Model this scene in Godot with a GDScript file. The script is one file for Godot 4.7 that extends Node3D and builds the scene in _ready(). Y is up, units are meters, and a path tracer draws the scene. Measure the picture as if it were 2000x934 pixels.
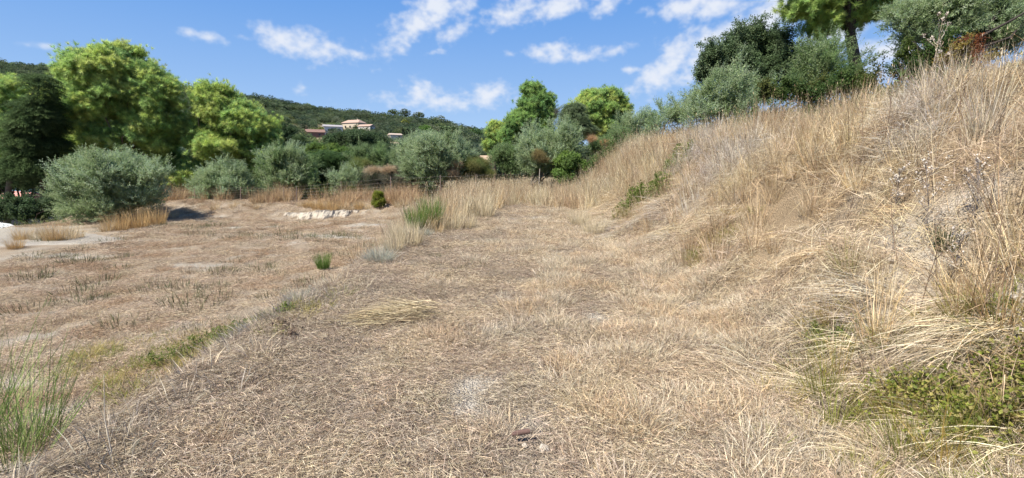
extends Node3D
# A dry mown garden terrace between a lower field and a tall grassy bank, trees and a wooded hill behind.

const FOCAL := 900.0                      # photograph pixels (2000 x 934)
const EYE := Vector3(0, 1.6, 0)
const PITCH := -9.4
var rng := RandomNumberGenerator.new()
var bump := FastNoiseLite.new()
var patchy := FastNoiseLite.new()
var M := {}
var K := {}                               # shared leaf and blade meshes
var used := {}
var sky_t := PackedFloat32Array()
var sky_e := PackedFloat32Array()

# ------------------------------------------------------------------ small helpers
func rf(a: float, b: float) -> float: return rng.randf_range(a, b)
func rdir() -> Vector3:
	var y := rf(-1, 1)
	var a := rf(0, TAU)
	var r := sqrt(1 - y * y)
	return Vector3(r * cos(a), y, r * sin(a))
func mixc(a: Color, b: Color, t: float) -> Color: return a.lerp(b, t)
func vary(c: Color, s: float) -> Color:
	var k := 1.0 + rf(-s, s)
	return Color(c.r * k * (1 + rf(-s, s) * .25), c.g * k, c.b * k * (1 + rf(-s, s) * .3))

func ray(u: float, v: float) -> Vector3:   # direction of a photograph pixel
	return Basis(Vector3.RIGHT, deg_to_rad(PITCH)) * Vector3((u - 1000.0) / FOCAL, (467.0 - v) / FOCAL, -1.0)
func at(u: float, v: float, d: float) -> Vector3:   # the point d metres ahead
	var r := ray(u, v)
	return EYE + r * (d / -r.z)
func hit(u: float, v: float) -> Vector3:   # where a pixel's direction meets the ground
	var r := ray(u, v)
	var t := 0.5
	while t < 900.0:
		var p := EYE + r * t
		if p.y < H(p.x, p.z):
			var lo := t / 1.03 - 0.03
			for i in 14:
				var m := (lo + t) * .5
				var q := EYE + r * m
				if q.y < H(q.x, q.z): t = m
				else: lo = m
			return EYE + r * t
		t = t * 1.03 + .03
	return EYE + r * 500.0
func on(u: float, d: float, dy := 0.0) -> Vector3:   # on the ground, d metres ahead, below pixel column u
	var x := (u - 1000.0) / FOCAL * d * 1.0
	return Vector3(x, H(x, -d) + dy, -d)

# ------------------------------------------------------------------ the lie of the land
func sstep(a: float, b: float, x: float) -> float: return smoothstep(a, b, x)

func skyline(t: float) -> float:
	var n := sky_t.size()
	if t <= sky_t[0]: return sky_e[0]
	for i in range(1, n):
		if t < sky_t[i]:
			return lerpf(sky_e[i - 1], sky_e[i], (t - sky_t[i - 1]) / (sky_t[i] - sky_t[i - 1]))
	return sky_e[n - 1]

func hill_h(x: float, d: float) -> float:
	var t := x / maxf(d, 1.0)
	var top := skyline(t) - .012
	var f := clampf((d - 150.0) / 320.0, 0, 1)
	f = f * .82 + .18 * f * f * (3 - 2 * f)
	var h := 1.6 + d * lerpf(-.018, top, f)
	if d > 470.0: h = 1.6 + 470.0 * top - (d - 470.0) * .22
	return maxf(h + bump.get_noise_2d(x * .12, d * .12) * 3.0 * f, -4.0)

func H(x: float, z: float) -> float:
	var d := -z
	var xt := x - .015 * d
	var y := bump.get_noise_2d(x * 3.0, z * 3.0) * .05 + bump.get_noise_2d(x * 14.0, z * 14.0) * .035 + bump.get_noise_2d(x * 34.0 + 5.0, z * 34.0) * .015
	# lower field on one side, bank on the other
	var low := sstep(-2.35, -3.6, xt)
	y += low * (-.7 + bump.get_noise_2d(x * 1.2 + 40.0, z * 1.2) * .13)
	y += low * .5 * sstep(18.6, 20.6, d) * sstep(-24.0, -15.0, x)
	y += .05 * exp(-pow((xt + 2.2) / .5, 2.0))
	var b := clampf((xt - 1.8) / 3.5, 0, 1)
	var k := 1.0 - .75 * sstep(18.5 + b * b * 6.0, 26.0 + b * b * 8.0, d)
	y += bump.get_noise_2d(x * 6.0 + 60.0, z * 6.0) * .5 * b * (1.0 - b) * 4.0 * .8
	y -= 1.9 * sstep(-17.5, -25.0, x) * sstep(8.0, 14.0, d)
	y += k * (2.12 + .32 * (1.0 - sstep(4.5, 9.0, d))) * ((b * b * (3 - 2 * b)) * .75 + b * .25)
	y += k * clampf(xt - 5.3, 0, 16) * .17
	# the ground falls away behind the fence
	y += -2.6 * sstep(25.0, 38.0, d) * (1.0 - sstep(4.0, 14.0, xt) * (1.0 - sstep(34.0, 60.0, d)))
	if d > 60.0:
		y = lerpf(y, hill_h(x, d), sstep(60.0, 150.0, d))
	return y

func up_at(x: float, z: float) -> Vector3:
	var e := .15
	return Vector3(H(x - e, z) - H(x + e, z), 2 * e, H(x, z - e) - H(x, z + e)).normalized()

# ------------------------------------------------------------------ nodes
func numbered(called: String) -> String:
	used[called] = used.get(called, -1) + 1
	return called if used[called] == 0 else "%s_%03d" % [called, used[called]]
func tag(o: Node3D, label: String, category: String, group := "", kind := "") -> Node3D:
	o.set_meta("label", label)
	o.set_meta("category", category)
	if group: o.set_meta("group", group)
	if kind: o.set_meta("kind", kind)
	return o
func thing(called: String, label: String, category: String, pos: Vector3, group := "") -> Node3D:
	var o := Node3D.new()
	o.name = numbered(called)
	add_child(o)
	o.position = pos
	return tag(o, label, category, group)
func part(called: String, mesh: Mesh, mat: Material, parent: Node3D, pos := Vector3.ZERO) -> MeshInstance3D:
	var o := MeshInstance3D.new()
	o.name = called
	o.mesh = mesh
	o.material_override = mat
	parent.add_child(o, true)
	o.position = pos
	return o
func many(called: String, mesh: Mesh, mat: Material, where: Array[Transform3D], tint: PackedColorArray, parent: Node3D) -> MultiMeshInstance3D:
	var mm := MultiMesh.new()
	mm.transform_format = MultiMesh.TRANSFORM_3D
	mm.use_colors = true
	mm.mesh = mesh
	mm.instance_count = where.size()
	for i in where.size():
		mm.set_instance_transform(i, where[i])
		mm.set_instance_color(i, tint[i])
	var o := MultiMeshInstance3D.new()
	o.name = called
	o.multimesh = mm
	o.material_override = mat
	o.set_meta("kind", "stuff")
	parent.add_child(o, true)
	return o

# ------------------------------------------------------------------ mesh collecting
class Shape:
	var v := PackedVector3Array()
	var n := PackedVector3Array()
	var c := PackedColorArray()
	func tri(a: Vector3, b: Vector3, d: Vector3, col: Color) -> void:
		var nn := (d - a).cross(b - a).normalized()
		v.append(a); v.append(b); v.append(d)
		for i in 3:
			n.append(nn); c.append(col)
	func quad(a: Vector3, b: Vector3, d: Vector3, e: Vector3, col: Color) -> void:
		tri(a, b, d, col); tri(a, d, e, col)
	func box(lo: Vector3, hi: Vector3, col := Color.WHITE) -> void:
		var p := []
		for i in 8: p.append(Vector3(hi.x if i & 1 else lo.x, hi.y if i & 2 else lo.y, hi.z if i & 4 else lo.z))
		quad(p[0], p[2], p[3], p[1], col); quad(p[5], p[7], p[6], p[4], col)
		quad(p[4], p[6], p[2], p[0], col); quad(p[1], p[3], p[7], p[5], col)
		quad(p[2], p[6], p[7], p[3], col); quad(p[4], p[0], p[1], p[5], col)
	func tube(pts: PackedVector3Array, rad: PackedFloat32Array, sides: int, col: Color) -> void:
		var prev := []
		var ref := Vector3(.31, .2, .93)
		for i in pts.size():
			var t: Vector3 = (pts[mini(i + 1, pts.size() - 1)] - pts[maxi(i - 1, 0)]).normalized()
			var s := t.cross(ref).normalized()
			var q := t.cross(s)
			var ring := []
			for k in sides:
				var a := TAU * k / sides
				ring.append([pts[i] + (s * cos(a) + q * sin(a)) * rad[i], s * cos(a) + q * sin(a)])
			if i:
				for k in sides:
					var a0 = prev[k]; var a1 = prev[(k + 1) % sides]; var b0 = ring[k]; var b1 = ring[(k + 1) % sides]
					for w in [a0, b0, b1, a0, b1, a1]:
						v.append(w[0]); n.append(w[1]); c.append(col)
			prev = ring
	func done() -> ArrayMesh:
		var a := []
		a.resize(Mesh.ARRAY_MAX)
		a[Mesh.ARRAY_VERTEX] = v; a[Mesh.ARRAY_NORMAL] = n; a[Mesh.ARRAY_COLOR] = c
		var m := ArrayMesh.new()
		m.add_surface_from_arrays(Mesh.PRIMITIVE_TRIANGLES, a)
		return m

func blade(s: Shape, p: Vector3, d: Vector3, L: float, w: float, droop: float, col: Color, segs := 3, head := 0.0, face := 0.0) -> void:
	var side := d.cross(rdir() * (1.0 - face) + Vector3(0, face * 1.6, 0)).normalized()
	var curl := side * rf(-.12, .12) * L
	var a := p - side * w * .5
	var b := p + side * w * .5
	for i in segs:
		var t := float(i + 1) / segs
		var c := p + d * L * t + Vector3(0, -droop * L * t * t, 0) + curl * t * t
		var ww := w * (1.0 - .75 * t)
		if i == segs - 1:
			s.tri(a, b, c, col)
			if head > 0:
				var dd := (c - (a + b) * .5).normalized()
				var q := dd.cross(rdir()).normalized() * head * .09
				s.quad(c - dd * head * .4, c - q, c + dd * head * .6, c + q, col)
		else:
			var a2 := c - side * ww * .5
			var b2 := c + side * ww * .5
			s.quad(a, b, b2, a2, col)
			a = a2; b = b2

func leaf(s: Shape, p: Vector3, d: Vector3, L: float, w: float, col: Color) -> void:
	var side := d.cross(rdir() * .55 + Vector3(0, .75, 0)).normalized() * w * .5
	var m := p + d * L * .45
	var fold := d.cross(side).normalized() * w * .12
	s.tri(p, m + side + fold, p + d * L, col)
	s.tri(p, p + d * L, m - side + fold, col)

func pick(cols: Array) -> Color: return cols[rng.randi() % cols.size()]

func plant_mat(rough: float, back: float, spec := .3) -> StandardMaterial3D:
	var m := StandardMaterial3D.new()
	m.vertex_color_use_as_albedo = true
	m.roughness = rough
	m.metallic_specular = spec
	m.cull_mode = BaseMaterial3D.CULL_DISABLED
	if back > 0:
		m.backlight_enabled = true
		m.backlight = Color(back, back, back).linear_to_srgb()
	return m

# ------------------------------------------------------------------ leaf and blade meshes
func make_meshes() -> void:
	var straw := [Color(.52, .46, .375), Color(.42, .365, .295), Color(.61, .55, .455), Color(.27, .225, .18), Color(.48, .435, .37), Color(.54, .47, .355)]
	var gold := [Color(.49, .4, .27), Color(.39, .305, .2), Color(.57, .49, .36), Color(.25, .19, .13), Color(.49, .425, .33)]
	K.litter = []
	for k in 6:                              # mown hay lying flat
		var s := Shape.new()
		var heaps := []
		for i in 12: heaps.append([Vector2(rf(-.16, .16), rf(-.16, .16)), rf(0, TAU), rf(.0, .07)])
		for i in 300:
			var hp = heaps[rng.randi() % 12]
			var a: float = hp[1] + rf(-1.3, 1.3)
			var q: Vector2 = hp[0] + Vector2(rf(-.08, .08), rf(-.08, .08))
			var p := Vector3(q.x, rf(.0, hp[2]), q.y)
			var d := Vector3(cos(a), rf(-.25, .4), sin(a)).normalized()
			var long := rng.randf() < .12
			blade(s, p, d, rf(.09, .2) if long else rf(.015, .075), rf(.0016, .0026) if long else rf(.0013, .0036), rf(.0, .4), vary(pick(straw + [Color(.17, .13, .105), Color(.22, .175, .14)]), .25), 2)
		K.litter.append(s.done())
	K.stubble = []
	for k in 5:                              # short upright mown tufts
		var s := Shape.new()
		for i in 60:
			var a := rf(0, TAU)
			var r := sqrt(rng.randf()) * .07
			var d := Vector3(cos(a) * rf(.1, .9), 1.0, sin(a) * rf(.1, .9)).normalized()
			blade(s, Vector3(cos(a) * r, -.01, sin(a) * r), d, rf(.05, .15), rf(.002, .004), rf(.1, .5), vary(pick(straw), .25), 2)
		K.stubble.append(s.done())
	K.tall = []
	for k in 6:                              # tall dry grass
		var s := Shape.new()
		for i in 70:
			var a := rf(0, TAU)
			var r := sqrt(rng.randf()) * .1
			var lean := rf(.05, .5)
			var d := Vector3(cos(a) * lean, 1.0, sin(a) * lean).normalized()
			blade(s, Vector3(cos(a) * r, -.02, sin(a) * r), d, rf(.2, .95), rf(.003, .0075), rf(.02, .5), vary(pick(gold), .3), 4, rf(.03, .06) if rng.randf() < .25 else 0.0)
		K.tall.append(s.done())
	K.tangle = []
	for k in 5:                              # broken, bent stems lying every way
		var s := Shape.new()
		for i in 60:
			var p := Vector3(rf(-.15, .15), rf(0, .12), rf(-.15, .15))
			var d := (rdir() * Vector3(1, .6, 1) + Vector3(0, .45, 0)).normalized()
			var col := vary(pick(gold + straw + [Color(.6, .52, .38), Color(.2, .15, .1)]), .2)
			var L := rf(.08, .35)
			var e := p + d * L
			blade(s, p, d, L, rf(.002, .004), .05, col, 1)
			if rng.randf() < .6: blade(s, e - d * L * .35, (d + rdir() * .9).normalized(), rf(.06, .25), .0028, .2, col, 2)
		K.tangle.append(s.done())
	K.lodged = []
	for k in 6:                              # long grass fallen over, combed along +X
		var s := Shape.new()
		for i in 80:
			var a := rf(-.45, .45)
			var d := Vector3(cos(a), rf(.12, .75), sin(a)).normalized()
			blade(s, Vector3(rf(-.12, .12), rf(-.01, .03), rf(-.14, .14)), d, rf(.3, .75), rf(.0025, .0045), rf(.25, .65), vary(pick(gold + straw), .22), 4)
		K.lodged.append(s.done())
	K.pine = []
	for k in 4:
		var s := Shape.new()
		for j in 3:
			var o := rdir() * rf(0, .07)
			for i in 16:
				var d := (rdir() + Vector3(0, .6, 0)).normalized()
				blade(s, o, d, rf(.12, .24), .013, .0, vary(Color(1, 1, 1), .18), 1, 0.0, .7)
		K.pine.append(s.done())
	K.olive = []
	for k in 5:
		var s := Shape.new()
		for j in 3:
			var ax := (Vector3(0, 1, 0) + rdir() * .55).normalized()
			for i in 13:
				var t := i / 12.0
				var d := (ax * .7 + rdir() * .8).normalized()
				var cc := Color(1.25, 1.28, 1.35) if rng.randf() < .4 else Color(.75, .85, .65)
				leaf(s, ax * t * .3, d, rf(.05, .085), rf(.013, .02), vary(cc, .15))
		K.olive.append(s.done())
	K.broad = []
	for k in 4:
		var s := Shape.new()
		for i in 26:
			var p := rdir() * rf(.02, .16)
			leaf(s, p, (rdir() + Vector3(0, .3, 0)).normalized(), rf(.05, .09), rf(.03, .05), vary(Color(1, 1, 1), .25))
		K.broad.append(s.done())
	K.cedar = []
	for k in 4:                              # flat drooping sprays along +X
		var s := Shape.new()
		for i in 46:
			var t := rng.randf()
			var p := Vector3(t * .5, -t * t * .16, rf(-.15, .15) * (1 - t * .6))
			blade(s, p, Vector3(.5, rf(.1, .7), rf(-.8, .8)).normalized(), rf(.06, .12), .018, .1, vary(Color(1, 1, 1), .3), 1, 0.0, .7)
		K.cedar.append(s.done())
	K.rush = []
	for k in 3:                              # thin green broom stems
		var s := Shape.new()
		for i in 46:
			var a := rf(0, TAU)
			var r := sqrt(rng.randf()) * .1
			var lean := rf(.05, .55)
			blade(s, Vector3(cos(a) * r, 0, sin(a) * r), Vector3(cos(a) * lean, 1, sin(a) * lean).normalized(), rf(.3, .9), .006, rf(0, .15), vary(pick([Color(.13, .2, .05), Color(.17, .22, .08), Color(.24, .24, .1)]), .2), 3)
		K.rush.append(s.done())
	K.twig = []
	for k in 3:                              # fine dry brushwood
		var s := Shape.new()
		for i in 40:
			blade(s, rdir() * .1, (rdir() + Vector3(0, .9, 0)).normalized(), rf(.15, .4), .007, .02, vary(Color(1, 1, 1), .2), 2)
		K.twig.append(s.done())
	K.far = []
	for k in 6:                              # a whole tree as seen from hundreds of metres away
		var s := Shape.new()
		var lobes := []
		for j in 7:
			var q := rdir()
			lobes.append(Vector3(q.x * .3, .52 + q.y * .2, q.z * .3))
		for i in 420:
			var q: Vector3 = lobes[i % 7]
			var dd := rdir()
			var p := q + dd * Vector3(.27, .24, .27) * rf(.7, 1.05)
			leaf(s, p, (dd + rdir() * .8).normalized(), rf(.06, .13), rf(.06, .11), vary(Color(1, 1, 1), .3))
		s.tube(PackedVector3Array([Vector3(0, -.2, 0), Vector3(0, .5, 0)]), PackedFloat32Array([.04, .02]), 5, Color(.8, .55, .5))
		K.far.append(s.done())

# ------------------------------------------------------------------ trees and bushes
# lobes: [pixel u, pixel v, half width px, half height px] at the tree's depth; o: options
func tree(called: String, label: String, category: String, u: float, d: float, lobes: Array, kind: String, pal: Array, o := {}) -> Node3D:
	var base := on(u, d)
	if o.has("v"):                            # foot of the plant read from the photograph
		base = hit(u, o.v)
		d = -base.z
	var t := thing(called, label, category, base, o.get("group", ""))
	var L := []
	var area := 0.0
	for l in lobes:
		var c := at(l[0], l[1], d + (l[4] if l.size() > 4 else 0.0)) - base
		var rx: float = l[2] / FOCAL * d
		var ry: float = l[3] / FOCAL * d
		var rz: float = minf(maxf(rx, ry * .7), rx * 1.25)
		var cut: float = o.get("clump", .45) * (.6 + 1.1 * o.get("plume", .0)) + {"olive": .16, "pine": .12}.get(kind, .08) * o.get("size", 1.0)
		cut *= o.get("cut", .6 if kind == "olive" and d > 20.0 else 1.0)
		rx = maxf(rx - cut, rx * .42); rz = maxf(rz - cut, rz * .42)
		var ry2 := maxf(ry - cut * .55, ry * .42)
		c.y -= (ry - ry2) * .8                # the top stays where the photograph has it
		ry = ry2
		L.append([c, Vector3(rx, ry, rz)])
		if minf(rx, ry) > .45:                # knobs that break the outline
			for k in 4:
				var q := rdir()
				if q.y < -.1: q.y = -q.y
				var r3 := Vector3(rx, ry, rz) * rf(.3, .42)
				L.append([c + q * Vector3(rx, ry, rz) * rf(.62, .78), r3])
				area += r3.x * r3.y * 4 * PI
		area += pow((pow(rx * ry, 1.6) + pow(rx * rz, 1.6) + pow(ry * rz, 1.6)) / 3.0, 1 / 1.6) * 4 * PI
	var cr: float = o.get("clump", .45)
	var per: int = o.get("per", 34)
	var fill: float = o.get("fill", 1.0)
	var size: float = o.get("size", 1.0)
	var plume: float = o.get("plume", .0)
	var soft := kind == "pine"
	var xs: Array[Array] = []
	var cs: Array[PackedColorArray] = []
	var meshes: Array = K[kind]
	for m in meshes:
		xs.append([] as Array[Transform3D]); cs.append(PackedColorArray())
	var ends := []
	var n_all := int(area / (cr * cr * 1.5) * fill)
	for l in L:
		var c: Vector3 = l[0]
		var r: Vector3 = l[1]
		var share := pow((pow(r.x * r.y, 1.6) + pow(r.x * r.z, 1.6) + pow(r.y * r.z, 1.6)) / 3.0, 1 / 1.6) * 4 * PI / area
		for i in int(n_all * share) + 2:
			var q := rdir()
			if q.y < -.3 and rng.randf() < .5: q.y = -q.y
			var shell := rf(.62, 1.0) if rng.randf() < .8 else rf(.2, .6)
			var p := c + q * r * shell
			if p.y < .05: continue
			var inside := false
			for l2 in L:
				if l2 != l and ((p - l2[0]) / l2[1]).length() < .55: inside = true
			if inside and rng.randf() < .7: continue
			var rr := cr * rf(.6, 1.25)
			var tone := pick(pal)
			if shell > .6 and rng.randf() < .25: ends.append(p)
			var sq := Vector3(1, rf(.55, .95), 1)
			var shoot := (q * rf(.4, 1.0) + Vector3(0, rf(.5, 1.3), 0) + rdir() * .5).normalized()
			for j in int(per * rf(.7, 1.2)):
				var w := rdir()
				if w.y < -.2 and rng.randf() < .6: w.y = -w.y
				var pp := p + w * sq * rr * (absf(rng.randfn(0, .55)) + .15 if soft else pow(rng.randf(), .3))
				if rng.randf() < plume:
					if rng.randf() < .3: shoot = (q * rf(.4, 1.0) + Vector3(0, rf(.5, 1.3), 0) + rdir() * .5).normalized()
					w = shoot
					pp = p + shoot * rr * rf(.5, 1.9)
				var ax := (w * .7 + q * .5 + Vector3(0, o.get("upward", .6), 0) + rdir() * .3).normalized()
				var side := ax.cross(rdir()).normalized()
				var b := Basis(side, ax, side.cross(ax))
				if kind == "cedar":
					var hx := (Vector3(w.x + q.x, -.12, w.z + q.z) + rdir() * .2).normalized()
					var sd := hx.cross(Vector3.UP).normalized()
					b = Basis(hx, sd.cross(hx), sd)
				var k := rng.randi() % meshes.size()
				xs[k].append(Transform3D(b.scaled(Vector3.ONE * size * rf(.75, 1.3)), pp))
				cs[k].append(vary(tone, .3 if soft else .18))
	var bark: Color = o.get("bark", Color(.12, .09, .07))
	var tr: float = o.get("trunk", .12)
	var s := Shape.new()
	var mid: Vector3 = L[0][0]
	var fork := Vector3(mid.x * .6, clampf(mid.y * o.get("fork", .45), .2, 9), mid.z * .5)
	var stems: int = o.get("stems", 1)
	for k in stems:
		var off := Vector3.ZERO if stems == 1 else Vector3(rf(-.3, .3), 0, rf(-.3, .3))
		var f2 := fork + off * 2.0
		var knee := off * 1.5 + fork * .5 + Vector3(rf(-.12, .12), 0, rf(-.1, .1))
		s.tube(PackedVector3Array([off + Vector3(0, -.25, 0), off + Vector3(rf(-.05, .05), .2, 0), knee, f2]), PackedFloat32Array([tr * 1.35, tr * 1.05, tr * .9, tr * .75]), 8, bark)
		for i in range(k, mini(ends.size(), int(o.get("limbs", 16))), stems):
			var e: Vector3 = ends[(i * 7) % ends.size()]
			var m := f2.lerp(e, .5) + rdir() * .18 * (e - f2).length() + Vector3(0, .1, 0)
			s.tube(PackedVector3Array([f2.lerp(knee, rf(.02, .2)), m, e]), PackedFloat32Array([tr * .42, tr * .24, tr * .08]), 5, bark)
	part("trunk", s.done(), M.bark, t)
	var crown := Node3D.new()
	crown.name = "crown"
	crown.set_meta("kind", "stuff")
	t.add_child(crown)
	for k in meshes.size():
		if xs[k].size(): many("foliage", meshes[k], M[o.get("mat", "leaf")], xs[k], cs[k], crown)
	return t

# ------------------------------------------------------------------ ground cover
var bare_spots := []
var thin_spots := []
func thin(x: float, z: float) -> float:
	var b := 0.0
	for q in thin_spots:
		var e := Vector2((x - q[0].x) / q[1], (z - q[0].z) / q[2])
		b = maxf(b, 1.0 - sstep(.3, 1.2, e.length() + patchy.get_noise_2d(x * 40, z * 40) * .6))
	return b
func bare(x: float, z: float) -> float:
	var b := 0.0
	for q in bare_spots:
		var e := Vector2((x - q[0].x) / q[1], (z - q[0].z) / q[2])
		b = maxf(b, 1.0 - sstep(.35, 1.25, e.length() + patchy.get_noise_2d(x * 60, z * 60) * .5))
	var track := x + .015 * z + .12 + .12 * sin(z * .6)   # a worn line up the middle of the terrace
	return maxf(b, .7 * exp(-track * track / .05) * sstep(-.1, .35, patchy.get_noise_2d(x * 16 + 600, z * 10)))
func ground_color(x: float, z: float) -> Color:
	var d := -z
	var xt := x - .015 * d
	var c := Color(.37, .31, .245)
	var n := patchy.get_noise_2d(x * 6, z * 6)
	var chalk := Color(.5, .455, .385)
	if d < 60:
		var low := sstep(-2.6, -3.6, xt)
		c = mixc(c, Color(.43, .35, .26), low)
		c = mixc(c, chalk, low * sstep(.12, .4, patchy.get_noise_2d(x * 9 + 77, z * 16)) * .75)
		c = mixc(c, Color(.2, .145, .1), sstep(.05, .5, n) * .5)
		c = mixc(c, Color(.3, .23, .15), sstep(1.9, 2.6, xt))
		c = mixc(c, chalk, sstep(2.0, 2.6, xt) * (1 - sstep(3.4, 4.2, xt)) * (1 - sstep(4.2, 5.2, d)) * sstep(-.1, .25, n) * .8)
		c = mixc(c, chalk, bare(x, z))
		c = mixc(c, Color(.13, .1, .08), thin(x, z))
	else:
		c = Color(.29, .24, .165)
	return c
func clearing(x: float, d: float) -> float:   # open dry terraces round the hill houses
	var t := x / d
	var c := exp(-pow((t + .40) / .13, 2.0) - pow((d - 330.0) / 60.0, 2.0)) * 1.5
	c += exp(-pow((t + .2) / .07, 2.0) - pow((d - 255.0) / 35.0, 2.0)) * 1.0
	return clampf(c * (.6 + 1.6 * patchy.get_noise_2d(x * .5, d * .9)), 0, 1)

func in_view(p: Vector3, margin := 1.12) -> bool:
	var q := Basis(Vector3.RIGHT, deg_to_rad(-PITCH)) * (p - EYE)
	return q.z < -.5 and absf(q.x / -q.z) < 1.111 * margin + .35 / -q.z and q.y / -q.z > -.519 * margin - .5 / -q.z

# scatter a family of meshes; keep(x, z) gives the density 0..1, tint(x, z) the colour, turn(x, z) a heading or NAN
func cover(parent: Node3D, called: String, meshes: Array, x0: float, x1: float, d0: float, d1: float, per_m2: float, keep: Callable, tint: Callable, size: Vector2, turn = null, lean := .0, mat := "straw") -> int:
	var xs: Array[Array] = []
	var cs: Array[PackedColorArray] = []
	for m in meshes:
		xs.append([] as Array[Transform3D]); cs.append(PackedColorArray())
	var n := int((x1 - x0) * (d1 - d0) * per_m2)
	var made := 0
	for i in n:
		var x := rf(x0, x1)
		var z := -rf(d0, d1)
		var p := Vector3(x, 0, z)
		if absf(x) > 1.25 * -z + 1.2: continue
		if rng.randf() > keep.call(x, z): continue
		p.y = H(x, z)
		if not in_view(p): continue
		var up := up_at(x, z).lerp(Vector3.UP, lean).normalized()
		var a := rf(0, TAU)
		if turn != null: a = turn.call(x, z) + rf(-.35, .35)
		var fx := Vector3(cos(a), 0, sin(a))
		fx = (fx - up * fx.dot(up)).normalized()
		var k := rng.randi() % meshes.size()
		var sc := rf(size.x, size.y)
		xs[k].append(Transform3D(Basis(fx, up, fx.cross(up)).scaled(Vector3.ONE * sc), p))
		cs[k].append(vary(tint.call(x, z), .2))
		made += 1
	for k in meshes.size():
		if xs[k].size(): many(called, meshes[k], M[mat], xs[k], cs[k], parent)
	return made

func stuff(called: String, label: String, category: String) -> Node3D:
	var o := thing(called, label, category, Vector3.ZERO)
	o.set_meta("kind", "stuff")
	return o

# ------------------------------------------------------------------ buildings
func quad_mesh(a: Vector3, b: Vector3, c: Vector3, d: Vector3) -> ArrayMesh:
	var s := Shape.new()
	s.quad(a, b, c, d, Color.WHITE)
	return s.done()
func flat(c: Color, rough := .9) -> StandardMaterial3D:
	var key := "flat%s" % c.to_html()
	if not M.has(key):
		var m := StandardMaterial3D.new()
		m.albedo_color = c.linear_to_srgb()
		m.roughness = rough
		m.albedo_texture = M.stain
		m.uv1_triplanar = true
		m.uv1_scale = Vector3.ONE * .35
		M[key] = m
	return M[key]
func house(called: String, label: String, pos: Vector3, yaw: float, w: float, dp: float, h: float, wall: Color, roof: Color, rise: float, wins: Array, o := {}) -> Node3D:
	var t := thing(called, label, "house", pos, o.get("group", "houses on the wooded hillside"))
	t.rotation.y = yaw
	var s := Shape.new()
	s.box(Vector3(-w / 2, -4, -dp / 2), Vector3(w / 2, h, dp / 2))
	part("wall", s.done(), flat(wall), t)
	var r := Shape.new()
	var e: float = o.get("eave", .45)
	var A := Vector3(-w / 2 - e, h + .003, dp / 2 + e); var B := Vector3(w / 2 + e, h + .003, dp / 2 + e)
	var C := Vector3(w / 2 + e, h + .003, -dp / 2 - e); var D := Vector3(-w / 2 - e, h + .003, -dp / 2 - e)
	var hip: float = o.get("hip", 0.0)
	var P := Vector3(-w / 2 - e + hip, h + rise, 0); var Q := Vector3(w / 2 + e - hip, h + rise, 0)
	var th := Vector3(0, .22, 0)
	r.quad(A + th, P + th, Q + th, B + th, Color.WHITE); r.quad(C + th, Q + th, P + th, D + th, Color.WHITE)
	r.tri(D + th, P + th, A + th, Color.WHITE); r.tri(B + th, Q + th, C + th, Color.WHITE)
	r.quad(A, A + th, B + th, B, Color.WHITE); r.quad(C, C + th, D + th, D, Color.WHITE); r.quad(D, D + th, A + th, A, Color.WHITE); r.quad(B, B + th, C + th, C, Color.WHITE)
	r.quad(A, B, C, D, Color.WHITE)
	var rp := part("roof", r.done(), flat(roof), t)
	if o.get("chimney", false):
		var cs := Shape.new()
		cs.box(Vector3(w * .2, h, -.4), Vector3(w * .2 + .7, h + rise + .9, .3))
		part("chimney", cs.done(), flat(wall), rp)
	for q in wins:                            # [side 0 front / 1 left / 2 right, along, sill, width, height, is door]
		var ws := Shape.new()
		var ps := Shape.new()
		var hw: float = q[3] / 2
		ws.box(Vector3(-hw - .1, -.1, .004), Vector3(hw + .1, 0, .12)); ws.box(Vector3(-hw - .1, q[4], .004), Vector3(hw + .1, q[4] + .1, .1))
		ws.box(Vector3(-hw - .1, 0, .004), Vector3(-hw, q[4], .1)); ws.box(Vector3(hw, 0, .004), Vector3(hw + .1, q[4], .1))
		ps.box(Vector3(-hw, 0, .004), Vector3(hw, q[4], .04))
		var isd: bool = q.size() > 5
		var wn := part("door" if isd else "window", ws.done(), flat(wall * 1.1), t)
		part("leaf" if isd else "pane", ps.done(), flat(Color(.16, .1, .06)) if isd else M.pane, wn)
		if q[0] == 0: wn.position = Vector3(q[1], q[2], dp / 2)
		elif q[0] == 1:
			wn.position = Vector3(-w / 2, q[2], q[1]); wn.rotation.y = -PI / 2
		else:
			wn.position = Vector3(w / 2, q[2], q[1]); wn.rotation.y = PI / 2
	return t

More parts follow.
